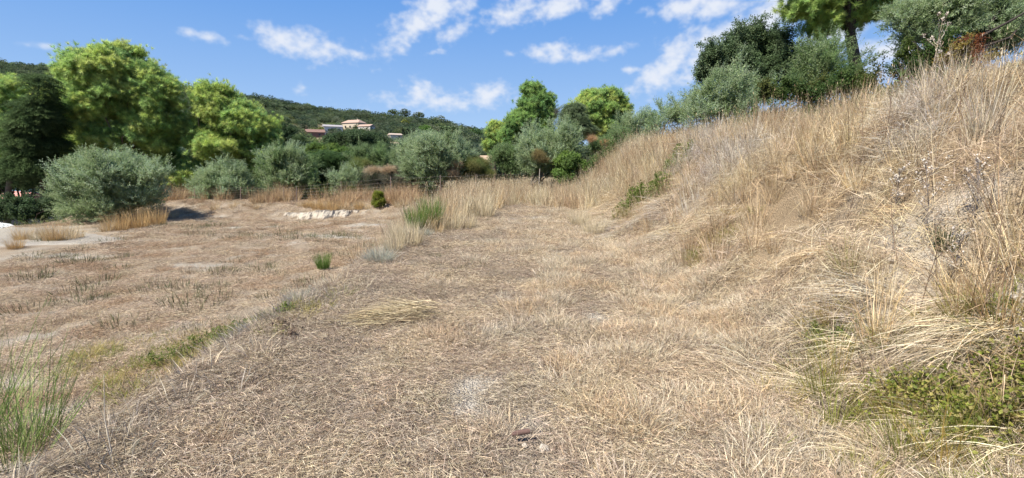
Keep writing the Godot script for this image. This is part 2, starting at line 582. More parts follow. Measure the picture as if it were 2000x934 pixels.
# ------------------------------------------------------------------ sky
func make_sky() -> ImageTexture:
	var W := 4096
	var Hh := 2048
	var data := PackedFloat32Array()
	data.resize(W * Hh * 3)
	var n1 := FastNoiseLite.new()
	n1.seed = 5; n1.noise_type = FastNoiseLite.TYPE_SIMPLEX_SMOOTH; n1.frequency = 1.0
	n1.fractal_type = FastNoiseLite.FRACTAL_FBM; n1.fractal_octaves = 6; n1.fractal_gain = .55
	var puffs := [[595, 88, 95, 26, 1.0, .15], [690, 106, 45, 9, .9, .15], [385, 66, 50, 10, .8, .1], [480, 73, 26, 7, .7, 0],
		[800, 60, 75, 30, 1.0, -.75], [850, 20, 75, 35, 1.05, -.3], [885, 66, 40, 22, .95, -.4], [850, 101, 26, 7, .8, -.2],
		[1000, 22, 70, 24, 1.05, -.3], [1100, 12, 95, 24, 1.05, -.2], [1190, 8, 45, 20, .95, -.3], [1100, 104, 85, 19, 1.0, .05], [1200, 102, 36, 13, .95, -.3], [1000, 104, 18, 8, .8, 0],
		[835, 182, 62, 26, .9, 0], [960, 186, 52, 24, .95, 0], [880, 196, 170, 24, .82, 0], [740, 190, 60, 14, .5, 0], [590, 176, 22, 14, .65, 0],
		[1370, 14, 95, 22, 1.05, .05], [1500, 35, 90, 30, 1.15, -.3], [1400, 85, 100, 34, 1.1, -.45], [1310, 125, 70, 40, 1.1, -.6], [1330, 150, 60, 18, .9, 0], [1235, 135, 24, 8, .85, 0],
		[80, 90, 55, 6, .6, 0], [1900, -60, 200, 60, 1.0, -.2], [1230, 175, 40, 8, .6, 0], [1640, 60, 60, 40, 1.0, -.3], [1750, 100, 60, 40, 1.0, -.2], [700, -70, 150, 30, 1.0, -.1]]
	var P := []
	for q in puffs:
		var r := ray(q[0], q[1])
		P.append([atan2(r.x, -r.z), atan2(r.y, Vector2(r.x, r.z).length()), q[2] / FOCAL * .9, q[3] / FOCAL * .95, q[4], q[5]])
	var r2 := RandomNumberGenerator.new()
	r2.seed = 91
	for i in 90:                              # the same kind of sky all the way round
		var az := r2.randf_range(.95, TAU - .95)
		P.append([az if az < PI else az - TAU, r2.randf_range(.06, 1.2), r2.randf_range(.03, .12), r2.randf_range(.01, .045), r2.randf_range(.7, 1.05), r2.randf_range(-.3, .3)])
	for i in 16:
		P.append([r2.randf_range(-.95, .95), r2.randf_range(.42, 1.2), r2.randf_range(.03, .12), r2.randf_range(.01, .045), r2.randf_range(.7, 1.05), r2.randf_range(-.3, .3)])
	var top := Color(.042, .115, .31)
	var mid := Color(.069, .176, .4)
	var low := Color(.25, .35, .475)
	var white := Color(.41, .43, .47)
	var row_full := int(Hh * .5 - Hh * 24.0 / 180.0)
	var y := 0
	while y < Hh / 2:
		var fine := y >= row_full
		var st := 1 if fine else 8
		var el := (0.5 - (y + st * .5) / Hh) * PI
		var near := []
		for q in P:
			if absf(el - q[1]) < 3.2 * (q[3] + absf(q[5]) * q[2]): near.append(q)
		var k := sin(el)
		var basec := mid.lerp(low, pow(1.0 - clampf(k / .36, 0, 1), 1.5)).lerp(top, sstep(.2, .9, k))
		var x := 0
		while x < W:
			var az := wrapf((x + st * .5) / W * TAU, -PI, PI)
			var b := 0.0
			for q in near:
				var dx := az - (q[0] as float)
				if dx > PI: dx -= TAU
				elif dx < -PI: dx += TAU
				if absf(dx) > q[2] * 3.0: continue
				var dy: float = (el - q[1]) + dx * q[5]
				dx /= q[2]
				dy /= q[3]
				b = maxf(b, q[4] * exp(-(dx * dx + dy * dy) * .75))
			var c := basec
			if b > .05:
				var dir := Vector3(sin(az) * cos(el), sin(el) * 1.5, -cos(az) * cos(el))
				var nz := n1.get_noise_3dv(dir * 17.0) * .62 + n1.get_noise_3dv(dir * 46.0) * .36
				var dens := sstep(.36, 1.3, b * 1.06 + nz * .85)
				c = c.lerp(white, dens * .93)
			for yy in st:
				for xx in st:
					var at_ := ((y + yy) * W + x + xx) * 3
					data[at_] = c.r; data[at_ + 1] = c.g; data[at_ + 2] = c.b
			x += st
		y += st
	for i in range(Hh / 2 * W, Hh * W):
		data[i * 3] = .2; data[i * 3 + 1] = .19; data[i * 3 + 2] = .17
	return ImageTexture.create_from_image(Image.create_from_data(W, Hh, false, Image.FORMAT_RGBF, data.to_byte_array()))

func noise_tex(freq: float, lo: float, hi: float, sd: int, oct := 5) -> NoiseTexture2D:
	var n := FastNoiseLite.new()
	n.seed = sd; n.frequency = freq; n.fractal_octaves = oct
	var t := NoiseTexture2D.new()
	t.noise = n; t.width = 512; t.height = 512; t.seamless = true
	var g := Gradient.new()
	g.set_color(0, Color(lo, lo, lo)); g.set_color(1, Color(hi, hi, hi))
	t.color_ramp = g
	return t

func _ready() -> void:
	rng.seed = 20240
	bump.seed = 3; bump.frequency = .1; bump.fractal_octaves = 3
	patchy.seed = 11; patchy.frequency = .1; patchy.fractal_octaves = 3
	# ---- camera
	var cam := Camera3D.new()
	cam.name = "camera"
	add_child(cam)
	cam.position = EYE
	cam.rotation_degrees.x = PITCH
	cam.fov = rad_to_deg(2 * atan(467.0 / FOCAL))
	cam.near = .05; cam.far = 4000
	cam.current = true
	# ---- sky, sun, exposure
	var we := WorldEnvironment.new()
	we.name = "environment"
	var env := Environment.new()
	env.background_mode = Environment.BG_SKY
	env.tonemap_mode = Environment.TONE_MAPPER_LINEAR
	env.tonemap_exposure = 2.05
	env.sdfgi_enabled = true; env.ssao_enabled = true; env.ssil_enabled = true
	var sm := PanoramaSkyMaterial.new()
	sm.panorama = make_sky()
	var sky := Sky.new()
	sky.sky_material = sm
	env.sky = sky
	we.environment = env
	add_child(we)
	var sun := DirectionalLight3D.new()
	sun.name = "sun"
	sun.light_energy = 1.6
	sun.light_color = Color(1, .97, .915)
	sun.light_angular_distance = .5
	sun.shadow_enabled = true
	add_child(sun)
	sun.look_at_from_position(Vector3(-.52, 1.0, .42), Vector3.ZERO)
	# ---- skyline of the hill, read from the photograph
	for q in [[-700, 128], [-300, 100], [0, 112], [140, 130], [250, 150], [370, 168], [480, 185], [600, 204], [700, 215], [780, 222], [860, 232], [945, 252], [1010, 272], [1100, 292], [1250, 308], [1500, 318], [2600, 318]]:
		var r := ray(q[0], q[1])
		sky_t.append(r.x / -r.z)
		sky_e.append(r.y / -r.z)
	for q in [[925, 775, .22, .42], [1040, 428, .9, .7], [985, 640, .2, .2], [1165, 620, .4, .2], [1350, 600, .2, .15], [830, 860, .12, .1], [960, 470, .4, .3], [640, 462, 1.6, .5], [470, 445, 1.4, .4], [120, 500, 1.5, .5], [380, 520, .8, .4], [720, 440, 1.2, .5], [1960, 600, .3, .22]]:
		bare_spots.append([hit(q[0], q[1]), q[2], q[3]])
	for q in [[1580, 700, .45, .4], [1480, 640, .3, .4], [1640, 780, .4, .3], [1345, 560, .25, .5], [1300, 520, .2, .5], [1720, 720, .3, .2], [520, 705, .2, .15]]:
		thin_spots.append([hit(q[0], q[1]), q[2], q[3]])
	# ---- materials
	M.stain = noise_tex(.02, .82, 1.0, 4)
	M.leaf = plant_mat(.5, 1.0)
	M.straw = plant_mat(.65, .2)
	M.straw.albedo_color = Color(.97, .97, .97).linear_to_srgb()
	M.bark = plant_mat(.95, 0)
	var gm := plant_mat(.95, 0, .1)
	gm.albedo_texture = noise_tex(.06, .55, 1.2, 8, 6)
	gm.uv1_triplanar = true; gm.uv1_world_triplanar = true
	gm.uv1_scale = Vector3.ONE * 1.7
	gm.heightmap_enabled = true
	gm.heightmap_texture = noise_tex(.05, 0, 1, 9, 6)
	gm.heightmap_scale = 3.0
	M.ground = gm
	M.pane = StandardMaterial3D.new()
	M.pane.albedo_color = Color(.12, .14, .17); M.pane.roughness = .1
	make_meshes()
	build_ground()
	build_grass()
	build_trees()
	build_hill()
	build_small()

func build_ground() -> void:
	var xs := PackedFloat32Array()
	var zs := PackedFloat32Array()
	var x := 0.0
	var half := PackedFloat32Array()
	while x < 1400.0:
		half.append(x)
		x += .16 if x < 8.0 else (.4 if x < 24.0 else maxf(.4, x * .045))
	for i in range(half.size() - 1, 0, -1): xs.append(-half[i])
	xs.append_array(half)
	var d := -60.0
	while d < 1400.0:
		zs.append(-d)
		d += 6.0 if d < -6.0 else (.2 if d < 10.0 else (.3 if d < 27.0 else maxf(.5, d * .03)))
	var s := Shape.new()
	var idx := PackedInt32Array()
	var nx := xs.size()
	for j in zs.size():
		for i in nx:
			var p := Vector3(xs[i], H(xs[i], zs[j]), zs[j])
			s.v.append(p)
			s.n.append(up_at(p.x, p.z) if -p.z < 130 else Vector3(H(p.x - 6, p.z) - H(p.x + 6, p.z), 12, H(p.x, p.z - 6) - H(p.x, p.z + 6)).normalized())
			s.c.append(ground_color(p.x, p.z))
			if i and j:
				var k := j * nx + i
				for w in [k - nx - 1, k - 1, k, k - nx - 1, k, k - nx]: idx.append(w)
	var a := []
	a.resize(Mesh.ARRAY_MAX)
	a[Mesh.ARRAY_VERTEX] = s.v; a[Mesh.ARRAY_NORMAL] = s.n; a[Mesh.ARRAY_COLOR] = s.c; a[Mesh.ARRAY_INDEX] = idx
	var m := ArrayMesh.new()
	m.add_surface_from_arrays(Mesh.PRIMITIVE_TRIANGLES, a)
	tag(part("ground", m, M.ground, self), "dry tan ground of the terrace, field and bank", "ground", "", "structure")

func build_grass() -> void:
	# hay left on the terrace after mowing
	var g := stuff("mown_grass", "grey and beige cut dry grass matted over the terrace", "dry grass")
	var keep := func(x, z):
		var xt: float = x + .015 * z
		return sstep(-3.2, -2.4, xt) * (1.0 - sstep(2.3, 3.4, xt)) * (1.0 - .95 * bare(x, z)) * (1.0 - .75 * thin(x, z)) * (.2 + .8 * sstep(-.25, .2, patchy.get_noise_2d(x * 22, z * 22)))
	var tint := func(x, z):
		var n := patchy.get_noise_2d(x * 7 + 9, z * 7)
		var c := mixc(Color(.87, .81, .74), Color(1.1, 1.02, .88), sstep(-.3, .35, n + .22 * x + .12 * sin((x + .015 * z) * 5.0)))
		return mixc(c, Color(.72, .65, .58), sstep(.15, .5, patchy.get_noise_2d(x * 11 + 222, z * 11)) * .75)
	cover(g, "hay", K.litter, -3.4, 3.4, 1.3, 7, 160, keep, tint, Vector2(.8, 1.2))
	cover(g, "hay", K.litter, -3.4, 3.6, 7, 25, 75, keep, tint, Vector2(.9, 1.4))
	var keep2 := func(x, z):
		var xt: float = x + .015 * z
		return sstep(-2.8, -2.2, xt) * (1.0 - sstep(2.0, 2.8, xt)) * sstep(.0, .45, patchy.get_noise_2d(x * 9 + 50, z * 9) + .22 * xt) * (1 - bare(x, z))
	var tint2 := func(x, z): return mixc(Color(1.06, 1.02, .94), Color(1.0, .86, .7), sstep(-.1, .35, patchy.get_noise_2d(x * 12 + 700, z * 12)))
	cover(g, "stubble", K.stubble, -3, 3, 1.3, 9, 230, keep2, tint2, Vector2(.7, 1.7))
	cover(g, "stubble", K.stubble, -3, 3, 9, 24, 120, keep2, tint2, Vector2(.8, 1.8))
	# the lower field: thinner hay on pale soil
	var f := stuff("field_grass", "thin dry cut grass over the pale lower field", "dry grass")
	var keepf := func(x, z):
		var xt: float = x + .015 * z
		if x < -12.2 + (z + 13.0) * .35 and z > -16.5 and x < -12.0: return .0
		return (1.0 - sstep(-3.4, -2.6, xt)) * (1.0 - .9 * bare(x, z)) * (.3 + .7 * sstep(-.2, .3, patchy.get_noise_2d(x * 8 + 30, z * 18)))
	var tintf := func(x, z):
		var n := patchy.get_noise_2d(x * 5 + 70, z * 9)
		return mixc(Color(1.06, .96, .84), Color(.84, .68, .54), sstep(.0, .45, n))
	cover(f, "hay", K.litter, -20, -2.4, 3, 12, 60, keepf, tintf, Vector2(.7, 1.3))
	cover(f, "hay", K.litter, -24, -1.8, 12, 24, 30, keepf, tintf, Vector2(.9, 1.6))
	cover(f, "stubble", K.stubble, -22, -2.5, 3, 21, 16, keepf, tintf, Vector2(.6, 1.4))
	var keepd := func(x, z): return keepf.call(x, z) * sstep(.1, .4, patchy.get_noise_2d(x * 10 + 800, z * 14))
	var tintd := func(_x, _z): return Color(.5, .4, .3)
	cover(f, "brown_tuft", K.stubble, -22, -2.5, 3, 21, 16, keepd, tintd, Vector2(.8, 1.7))
	# rough grass on the small bank between them
	var e := stuff("bank_edge_grass", "rough grey dry grass along the terrace edge", "dry grass")
	var keepe := func(x, z):
		var xt: float = x + .015 * z
		return exp(-pow((xt + 2.8 + patchy.get_noise_2d(x * 3, z * 3 + 70) * .5) / .5, 2.0)) * sstep(-.15, .35, patchy.get_noise_2d(x * 8 + 90, z * 8))
	var tinte := func(x, z): return mixc(Color(.72, .71, .7), Color(.98, .92, .82), sstep(-.2, .3, patchy.get_noise_2d(x * 6, z * 6 + 20)))
	cover(e, "tuft", K.stubble, -4.2, -1.6, 1.3, 23, 120, keepe, tinte, Vector2(.9, 2.3), null, .6)
	cover(e, "tuft", K.lodged, -4.2, -1.6, 1.3, 12, 26, keepe, tinte, Vector2(.35, .6))
	# the tall bank
	var b := stuff("tall_bank_grass", "tall golden dry grass covering the steep bank", "tall grass")
	var keepb := func(x, z):
		var xt: float = x + .015 * z
		var soil: float = (1 - sstep(3.2, 3.9, xt)) * (1 - sstep(4.4, 5.4, -z))
		return sstep(2.2, 3.3, xt) * (.12 + .88 * sstep(-.15, .25, patchy.get_noise_2d(x * 7 + 13, z * 7))) * (1 - .45 * soil) * (1 - sstep(6.2, 8.5, xt) * .6)
	var tintb := func(x, z):
		var n := patchy.get_noise_2d(x * 5 + 31, z * 5)
		var m := patchy.get_noise_2d(x * 4 + 150, z * 4)
		var c := mixc(Color(1.0, .93, .85), Color(1.1, 1.05, .9), sstep(-.3, .3, n))
		c = mixc(c, Color(.68, .55, .42), sstep(.12, .4, patchy.get_noise_2d(x * 8 + 500, z * 8)) * .8)
		return mixc(c, Color(.95, 1.0, 1.15), sstep(.02, .35, m) * .9)
	cover(b, "grass_clump", K.tall, 1.9, 9, 1.5, 8, 30, keepb, tintb, Vector2(.35, 1.0), null, .8)
	cover(b, "grass_clump", K.tall, 1.9, 10, 8, 26, 26, keepb, tintb, Vector2(.45, 1.2), null, .8)
	cover(b, "tangle", K.tangle, 1.9, 9, 1.5, 9, 75, keepb, tintb, Vector2(.6, 1.3), null, .3)
	cover(b, "tangle", K.tangle, 1.9, 9, 9, 24, 30, keepb, tintb, Vector2(.8, 1.6), null, .3)
	var weeds := hit(1880, 800)
	var keepl := func(x, z):
		var xt: float = x + .015 * z
		return sstep(1.5, 2.1, xt) * (1.0 - .85 * thin(x, z)) * (1.0 - .85 * (1.0 - sstep(.3, .8, Vector2(x - weeds.x, z - weeds.z).length()))) * (1.0 - sstep(2.9, 4.0, xt)) * sstep(-.2, .3, patchy.get_noise_2d(x * 6 + 210, z * 6))
	var comb := func(x, z): return PI + .5 - .5 * sstep(3, 8, -z) + patchy.get_noise_2d(x * 5, z * 5 + 300) * 2.2
	var tintl := func(x, z): return mixc(Color(.95, .95, .98), Color(1.12, 1.05, .9), sstep(-.2, .3, patchy.get_noise_2d(x * 6 + 90, z * 6)))
	cover(b, "fallen_grass", K.lodged, 1.4, 4.8, 1.4, 9, 17, keepl, tintl, Vector2(.6, 1.1), comb)
	cover(b, "fallen_grass", K.lodged, 1.4, 5.0, 9, 24, 20, keepl, tintl, Vector2(.8, 1.3), comb)
	var ug := stuff("crest_undergrowth", "low dark brambles and herbs under the trees above the bank", "undergrowth")
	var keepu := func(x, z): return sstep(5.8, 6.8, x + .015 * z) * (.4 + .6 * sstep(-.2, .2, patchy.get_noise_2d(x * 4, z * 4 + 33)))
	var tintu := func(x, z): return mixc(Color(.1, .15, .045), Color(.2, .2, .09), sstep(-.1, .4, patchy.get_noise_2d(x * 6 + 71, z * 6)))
	cover(ug, "bramble", K.broad, 5.6, 20, 6, 34, 26, keepu, tintu, Vector2(1.2, 2.9), null, 1.0, "leaf")
	cover(ug, "herb", K.olive, 6, 20, 6, 32, 6, keepu, tintu, Vector2(1.2, 2.8), null, 1.0, "leaf")
	var vu := stuff("valley_undergrowth", "dark scrub and weeds filling the ground behind the fence", "undergrowth")
	var keepv := func(x, z):
		var d: float = -z
		return maxf(sstep(23.0, 24.5, d) * (1.0 - sstep(3.0, 5.0, x + .015 * z)), sstep(-15.0, -18.0, x) * sstep(17.5, 19.5, d)) * (.5 + .5 * sstep(-.2, .2, patchy.get_noise_2d(x * 3, z * 3 + 333)))
	var tintv := func(x, z): return mixc(Color(.07, .1, .035), Color(.14, .16, .07), sstep(-.1, .4, patchy.get_noise_2d(x * 4 + 171, z * 4)))
	cover(vu, "scrub", K.broad, -40, 6, 17, 34, 6, keepv, tintv, Vector2(1.6, 3.4), null, 1.0, "leaf")
	cover(vu, "scrub", K.broad, -60, 20, 34, 75, 1.6, keepv, tintv, Vector2(3, 8), null, 1.0, "leaf")
	cover(vu, "scrub", K.olive, -40, 6, 17, 34, 2, keepv, tintv, Vector2(1.6, 3.4), null, 1.0, "leaf")
	# straws lying over the green weeds at the bank foot
	var so := stuff("fallen_straw", "long pale straws fallen across the green weeds", "straw")
	var gp := hit(1870, 800)
	var keeps := func(x, z): return 1.0 - sstep(.4, .9, Vector2(x - gp.x, z - gp.z).length())
	var tints := func(_x, _z): return Color(1.15, 1.12, 1.0)
	var combs := func(x, z): return PI + .2 + patchy.get_noise_2d(x * 9, z * 9)
	cover(so, "straw", K.lodged, 1.4, 4.5, 1.3, 4.5, 13, keeps, tints, Vector2(.7, 1.0), combs, .3)
	var gg := stuff("green_grass", "loose yellow-green grass growing through the dry litter", "grass")
	var greens := []
	for q in [[430, 660, .32], [500, 640, .3], [360, 690, .3], [300, 720, .25], [570, 610, .3], [250, 740, .3], [1860, 800, .55], [1950, 770, .6], [1760, 800, .42], [1900, 860, .45], [1610, 670, .25], [1250, 395, .55], [1290, 370, .55], [1320, 325, .5], [1345, 300, .5], [1225, 410, .5], [640, 520, .4], [600, 570, .35], [1980, 120, .5], [1400, 470, .3], [30, 640, .5], [150, 700, .4], [840, 250, .1]]:
		greens.append([hit(q[0], q[1]), q[2]])
	var keepg := func(x, z):
		var v := 0.0
		for q in greens: v = maxf(v, exp(-Vector2(x - q[0].x, z - q[0].z).length_squared() / (q[1] * q[1])))
		return v * sstep(-.35, .2, patchy.get_noise_2d(x * 25, z * 25 + 90))
	var tintg := func(x, z): return mixc(Color(.58, .72, .22), Color(1.0, .94, .44), sstep(-.2, .3, patchy.get_noise_2d(x * 18 + 44, z * 18)))
	cover(gg, "blade_tuft", K.stubble, -5, 6, 1.3, 7, 200, keepg, tintg, Vector2(.7, 1.8), null, .5, "leaf")
	cover(gg, "blade_tuft", K.tall, 1.5, 6, 1.3, 24, 18, keepg, tintg, Vector2(.35, .65), null, .5, "leaf")
	# long pale grass closing the end of the terrace and along the fence
	var q := stuff("fence_grass", "tall pale grass at the terrace end and along the fence", "tall grass")
	var keepq := func(x, z):
		var d: float = -z
		var xt: float = x + .015 * z
		var end: float = sstep(15.5, 18.5, d + absf(xt) * 1.3 - 1.0) * sstep(-3.6, -2.6, xt) * (1 - sstep(25.5, 26.5, d))
		var fence: float = sstep(19.6, 20.6, d) * (1 - sstep(22.5, 24.0, d)) * (1.0 - sstep(-3.2, -2.6, xt)) * sstep(-.25, .2, patchy.get_noise_2d(x * 5, 7)) * .8
		var shore: float = exp(-pow((xt + 2.6) / .5, 2.0)) * sstep(9.5, 12, d)
		return maxf(maxf(end, fence), shore * .9)
	var tintq := func(x, z):
		var n := patchy.get_noise_2d(x * 6 + 400, z * 6)
		return mixc(mixc(Color(1.15, 1.18, 1.1), Color(1.0, .88, .78), sstep(-.15, .3, n)), Color(1.0, .85, .7), 1.0 - sstep(-4, -2.5, x + .015 * z))
	cover(q, "grass_clump", K.tall, -18, 5, 9, 26.5, 26, keepq, tintq, Vector2(.75, 1.35), null, .9)

const PINE_BRIGHT := [Color(0.428, 0.538, 0.150), Color(0.342, 0.485, 0.150), Color(0.486, 0.565, 0.178), Color(0.286, 0.431, 0.150)]
const PINE_MID := [Color(0.265, 0.409, 0.128), Color(0.213, 0.358, 0.128), Color(0.330, 0.465, 0.149)]
const PINE_DARK := [Color(0.075, 0.124, 0.050), Color(0.091, 0.141, 0.058), Color(0.066, 0.108, 0.050)]
const OLIVE := [Color(0.344, 0.403, 0.252), Color(0.403, 0.464, 0.311), Color(0.293, 0.352, 0.201), Color(0.362, 0.432, 0.303)]
const OLIVE_GREEN := [Color(0.206, 0.284, 0.130), Color(0.258, 0.317, 0.171), Color(0.189, 0.250, 0.121)]
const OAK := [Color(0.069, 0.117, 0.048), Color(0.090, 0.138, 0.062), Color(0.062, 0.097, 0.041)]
const GREEN := [Color(0.135, 0.224, 0.053), Color(0.179, 0.269, 0.060), Color(0.113, 0.179, 0.045)]
const BROOM := [Color(0.208, 0.247, 0.078), Color(0.260, 0.260, 0.104), Color(0.169, 0.221, 0.078)]
const DEAD := [Color(.52, .4, .27), Color(.45, .34, .22), Color(.58, .46, .32)]
const GREYTWIG := [Color(.27, .23, .2), Color(.22, .19, .16), Color(.32, .28, .25)]

func build_trees() -> void:
	var pine := {"clump": .62, "per": 110, "size": 1.15, "fill": .8, "plume": .0, "trunk": .2, "fork": .5, "limbs": 26, "upward": .7, "bark": Color(.13, .1, .08)}
	tree("pine_tree", "broad rounded bright green pine, largest of the group behind the olive bushes", "tree", 240, 31, [[228, 160, 98, 72], [132, 216, 50, 56], [308, 200, 60, 64], [150, 270, 62, 28], [225, 270, 60, 30], [300, 250, 60, 50], [205, 215, 90, 60], [270, 320, 80, 50, 2], [180, 335, 90, 50, 2], [315, 290, 45, 60, 1]], "pine", PINE_BRIGHT, pine)
	tree("pine_tree", "yellow-green pine with spreading lower clumps beside the broadest pine", "tree", 430, 32, [[425, 208, 52, 50], [475, 245, 58, 48], [398, 258, 40, 36], [515, 265, 38, 38], [435, 285, 70, 35], [520, 300, 36, 26], [420, 330, 90, 35, 2], [400, 350, 80, 35, 1], [500, 335, 40, 35, 1]], "pine", PINE_BRIGHT, pine)
	tree("pine_tree", "bright pine half hidden behind the dark drooping conifer", "tree", 0, 31, [[15, 180, 50, 42], [10, 235, 55, 45], [-70, 190, 80, 70], [-30, 290, 70, 50], [20, 300, 40, 40]], "pine", PINE_BRIGHT, pine)
	tree("conifer_tree", "dark conifer with drooping layered boughs beside the broad pine", "tree", 72, 27, [[82, 180, 12, 34], [74, 225, 22, 36], [72, 250, 30, 30], [68, 285, 34, 36], [62, 335, 40, 40]], "cedar", [Color(.1, .155, .065), Color(.125, .185, .08), Color(.08, .125, .055)], {"clump": .42, "per": 40, "size": 1.2, "cut": .45, "fill": 1.3, "trunk": .13, "fork": .85, "limbs": 20})
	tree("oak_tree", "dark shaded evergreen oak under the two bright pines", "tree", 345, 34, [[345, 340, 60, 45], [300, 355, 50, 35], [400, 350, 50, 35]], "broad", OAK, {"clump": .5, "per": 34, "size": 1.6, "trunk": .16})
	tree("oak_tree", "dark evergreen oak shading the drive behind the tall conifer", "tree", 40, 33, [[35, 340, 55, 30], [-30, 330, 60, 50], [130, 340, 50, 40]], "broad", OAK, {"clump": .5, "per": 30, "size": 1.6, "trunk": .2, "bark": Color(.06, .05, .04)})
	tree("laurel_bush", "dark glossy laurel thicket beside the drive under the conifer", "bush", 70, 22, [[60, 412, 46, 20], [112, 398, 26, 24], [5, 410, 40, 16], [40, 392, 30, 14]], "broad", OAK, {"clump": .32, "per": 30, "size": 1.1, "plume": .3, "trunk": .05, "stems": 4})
	var ol := {"clump": .36, "per": 46, "size": 1.0, "fill": .7, "plume": .38, "trunk": .07, "stems": 3, "limbs": 18, "fork": .3, "upward": .8, "bark": Color(.17, .15, .125)}
	tree("olive_bush", "large silvery olive bush with golden grass at its foot", "olive tree", 213, 17.8, [[215, 355, 88, 52], [160, 385, 52, 45], [272, 375, 48, 50], [215, 330, 62, 32], [215, 400, 85, 32], [290, 340, 30, 30]], "olive", OLIVE, ol)
	tree("olive_bush", "low silvery olive bush in front of the yellow-green pine", "olive tree", 437, 22.5, [[437, 362, 45, 34], [402, 375, 24, 24], [470, 368, 26, 28], [435, 382, 52, 18]], "olive", OLIVE, ol)
	tree("olive_tree", "silvery olive with dark bare underside behind two thin fence posts", "olive tree", 562, 24, [[550, 325, 38, 30], [585, 335, 30, 36], [525, 352, 26, 26], [560, 355, 45, 28], [600, 365, 24, 22], [545, 380, 40, 14]], "olive", OLIVE_GREEN + OLIVE, ol)
	tree("conifer_tree", "dark green cedar between two olives behind the fence", "tree", 650, 31, [[640, 320, 48, 32], [685, 340, 36, 40], [620, 345, 36, 36], [650, 370, 52, 30], [690, 300, 22, 18]], "cedar", [Color(.06, .11, .04), Color(.075, .13, .05), Color(.05, .09, .035)], {"clump": .42, "per": 34, "size": 1.2, "trunk": .18, "fork": .8})
	tree("pine_tree", "fresh green round pine just above the dark cedar", "tree", 625, 40, [[618, 300, 34, 24], [655, 300, 34, 22], [590, 310, 20, 22]], "pine", GREEN, {"clump": .6, "per": 50, "size": 1.4, "trunk": .18})
	tree("olive_tree", "grey-green olive behind the dry tan broom", "olive tree", 735, 27, [[730, 312, 42, 18], [760, 318, 34, 20], [715, 330, 30, 18], [735, 345, 50, 22]], "olive", OLIVE_GREEN, ol)
	tree("olive_bush", "small grey olive bush between the cedar and the brushwood", "olive tree", 668, 24, [[660, 352, 20, 18], [682, 362, 26, 20], [668, 378, 28, 12]], "olive", OLIVE, ol)
	tree("broom_bush", "leggy grey-green broom thicket behind the wire fence", "bush", 755, 25, [[745, 350, 45, 22], [790, 350, 40, 24], [760, 375, 60, 14], [700, 345, 20, 16]], "twig", [Color(.15, .17, .11), Color(.18, .19, .13), Color(.2, .2, .15)], {"clump": .35, "per": 16, "size": 1.1, "trunk": .03, "stems": 6, "limbs": 24, "bark": Color(.3, .27, .23)})
	tree("broom_bush", "dead tan broom tops above the grey-green thicket", "bush", 745, 24.4, [[730, 333, 20, 7], [760, 332, 18, 6]], "twig", DEAD, {"clump": .25, "per": 9, "size": .8, "trunk": .02, "stems": 4, "limbs": 12})
	tree("broom_bush", "yellow-green feathery broom beside the dead tan tops", "bush", 700, 25.6, [[700, 325, 26, 18], [690, 345, 20, 16]], "twig", BROOM, {"clump": .25, "per": 26, "size": .9, "trunk": .02, "stems": 4, "limbs": 12})
	tree("olive_tree", "wide silvery olive, broadest crown behind the fence", "olive tree", 855, 24.5, [[850, 298, 56, 28], [805, 308, 30, 30], [898, 305, 28, 28], [850, 325, 66, 28], [835, 345, 52, 18], [890, 340, 26, 20]], "olive", OLIVE, ol)
	tree("broom_bush", "yellow-green broom with rusty tips beside the widest olive", "bush", 925, 24.5, [[925, 322, 30, 15], [912, 340, 24, 14], [945, 340, 22, 14]], "twig", BROOM, {"clump": .25, "per": 28, "size": .9, "trunk": .02, "stems": 4, "limbs": 12})
	tree("broom_bush", "dead pinkish broom twigs standing against the widest olive", "bush", 893, 23.6, [[893, 322, 7, 10], [885, 338, 9, 7]], "twig", DEAD, {"clump": .15, "per": 18, "size": .7, "trunk": .015, "stems": 2, "limbs": 8})
	tree("olive_tree", "small olive with slanting dark trunk beside the pale hut", "olive tree", 998, 25, [[985, 302, 26, 16], [1010, 312, 24, 24], [970, 315, 14, 14], [1000, 330, 24, 12]], "olive", OLIVE_GREEN, {"clump": .28, "per": 30, "size": .95, "trunk": .09, "limbs": 12, "fork": .4, "bark": Color(.06, .05, .045)})
	var pf := {"clump": .55, "per": 90, "size": 1.25, "fill": .95, "plume": .0, "cut": .75, "trunk": .2, "fork": .6, "limbs": 24, "upward": .7}
	tree("pine_tree", "tall pointed pine standing alone against the sky", "tree", 1040, 46, [[1042, 185, 24, 26], [1040, 212, 42, 28], [1030, 240, 46, 26], [1068, 222, 20, 34], [1010, 265, 32, 24], [1050, 262, 36, 26]], "pine", PINE_MID, pf)
	tree("pine_tree", "small bright pine at the foot of the pointed pine", "tree", 968, 49, [[966, 258, 20, 24], [985, 265, 18, 26], [960, 285, 18, 16], [985, 285, 24, 18]], "pine", PINE_BRIGHT, pf)
	tree("pine_tree", "bright round-topped pine behind the grey-green juniper", "tree", 1180, 46, [[1175, 208, 48, 34], [1205, 225, 30, 36], [1155, 222, 46, 40], [1190, 250, 44, 26], [1140, 235, 36, 34]], "pine", PINE_BRIGHT, pf)
	tree("juniper_tree", "grey-green dense juniper in front of the round-topped pine", "tree", 1125, 41, [[1118, 222, 22, 26], [1124, 245, 28, 26], [1140, 256, 22, 20]], "cedar", [Color(.17, .23, .12), Color(.2, .26, .15), Color(.14, .19, .1)], {"clump": .4, "per": 34, "size": 1.1, "trunk": .15, "fork": .8})
	tree("bare_tree", "thin bare dead tree between the pointed pine and the juniper", "tree", 1090, 43, [[1090, 220, 5, 14], [1088, 245, 5, 10]], "twig", [Color(.12, .1, .09)], {"clump": .3, "per": 3, "size": 1.2, "trunk": .08, "limbs": 10, "fork": .85, "bark": Color(.1, .08, .07)})
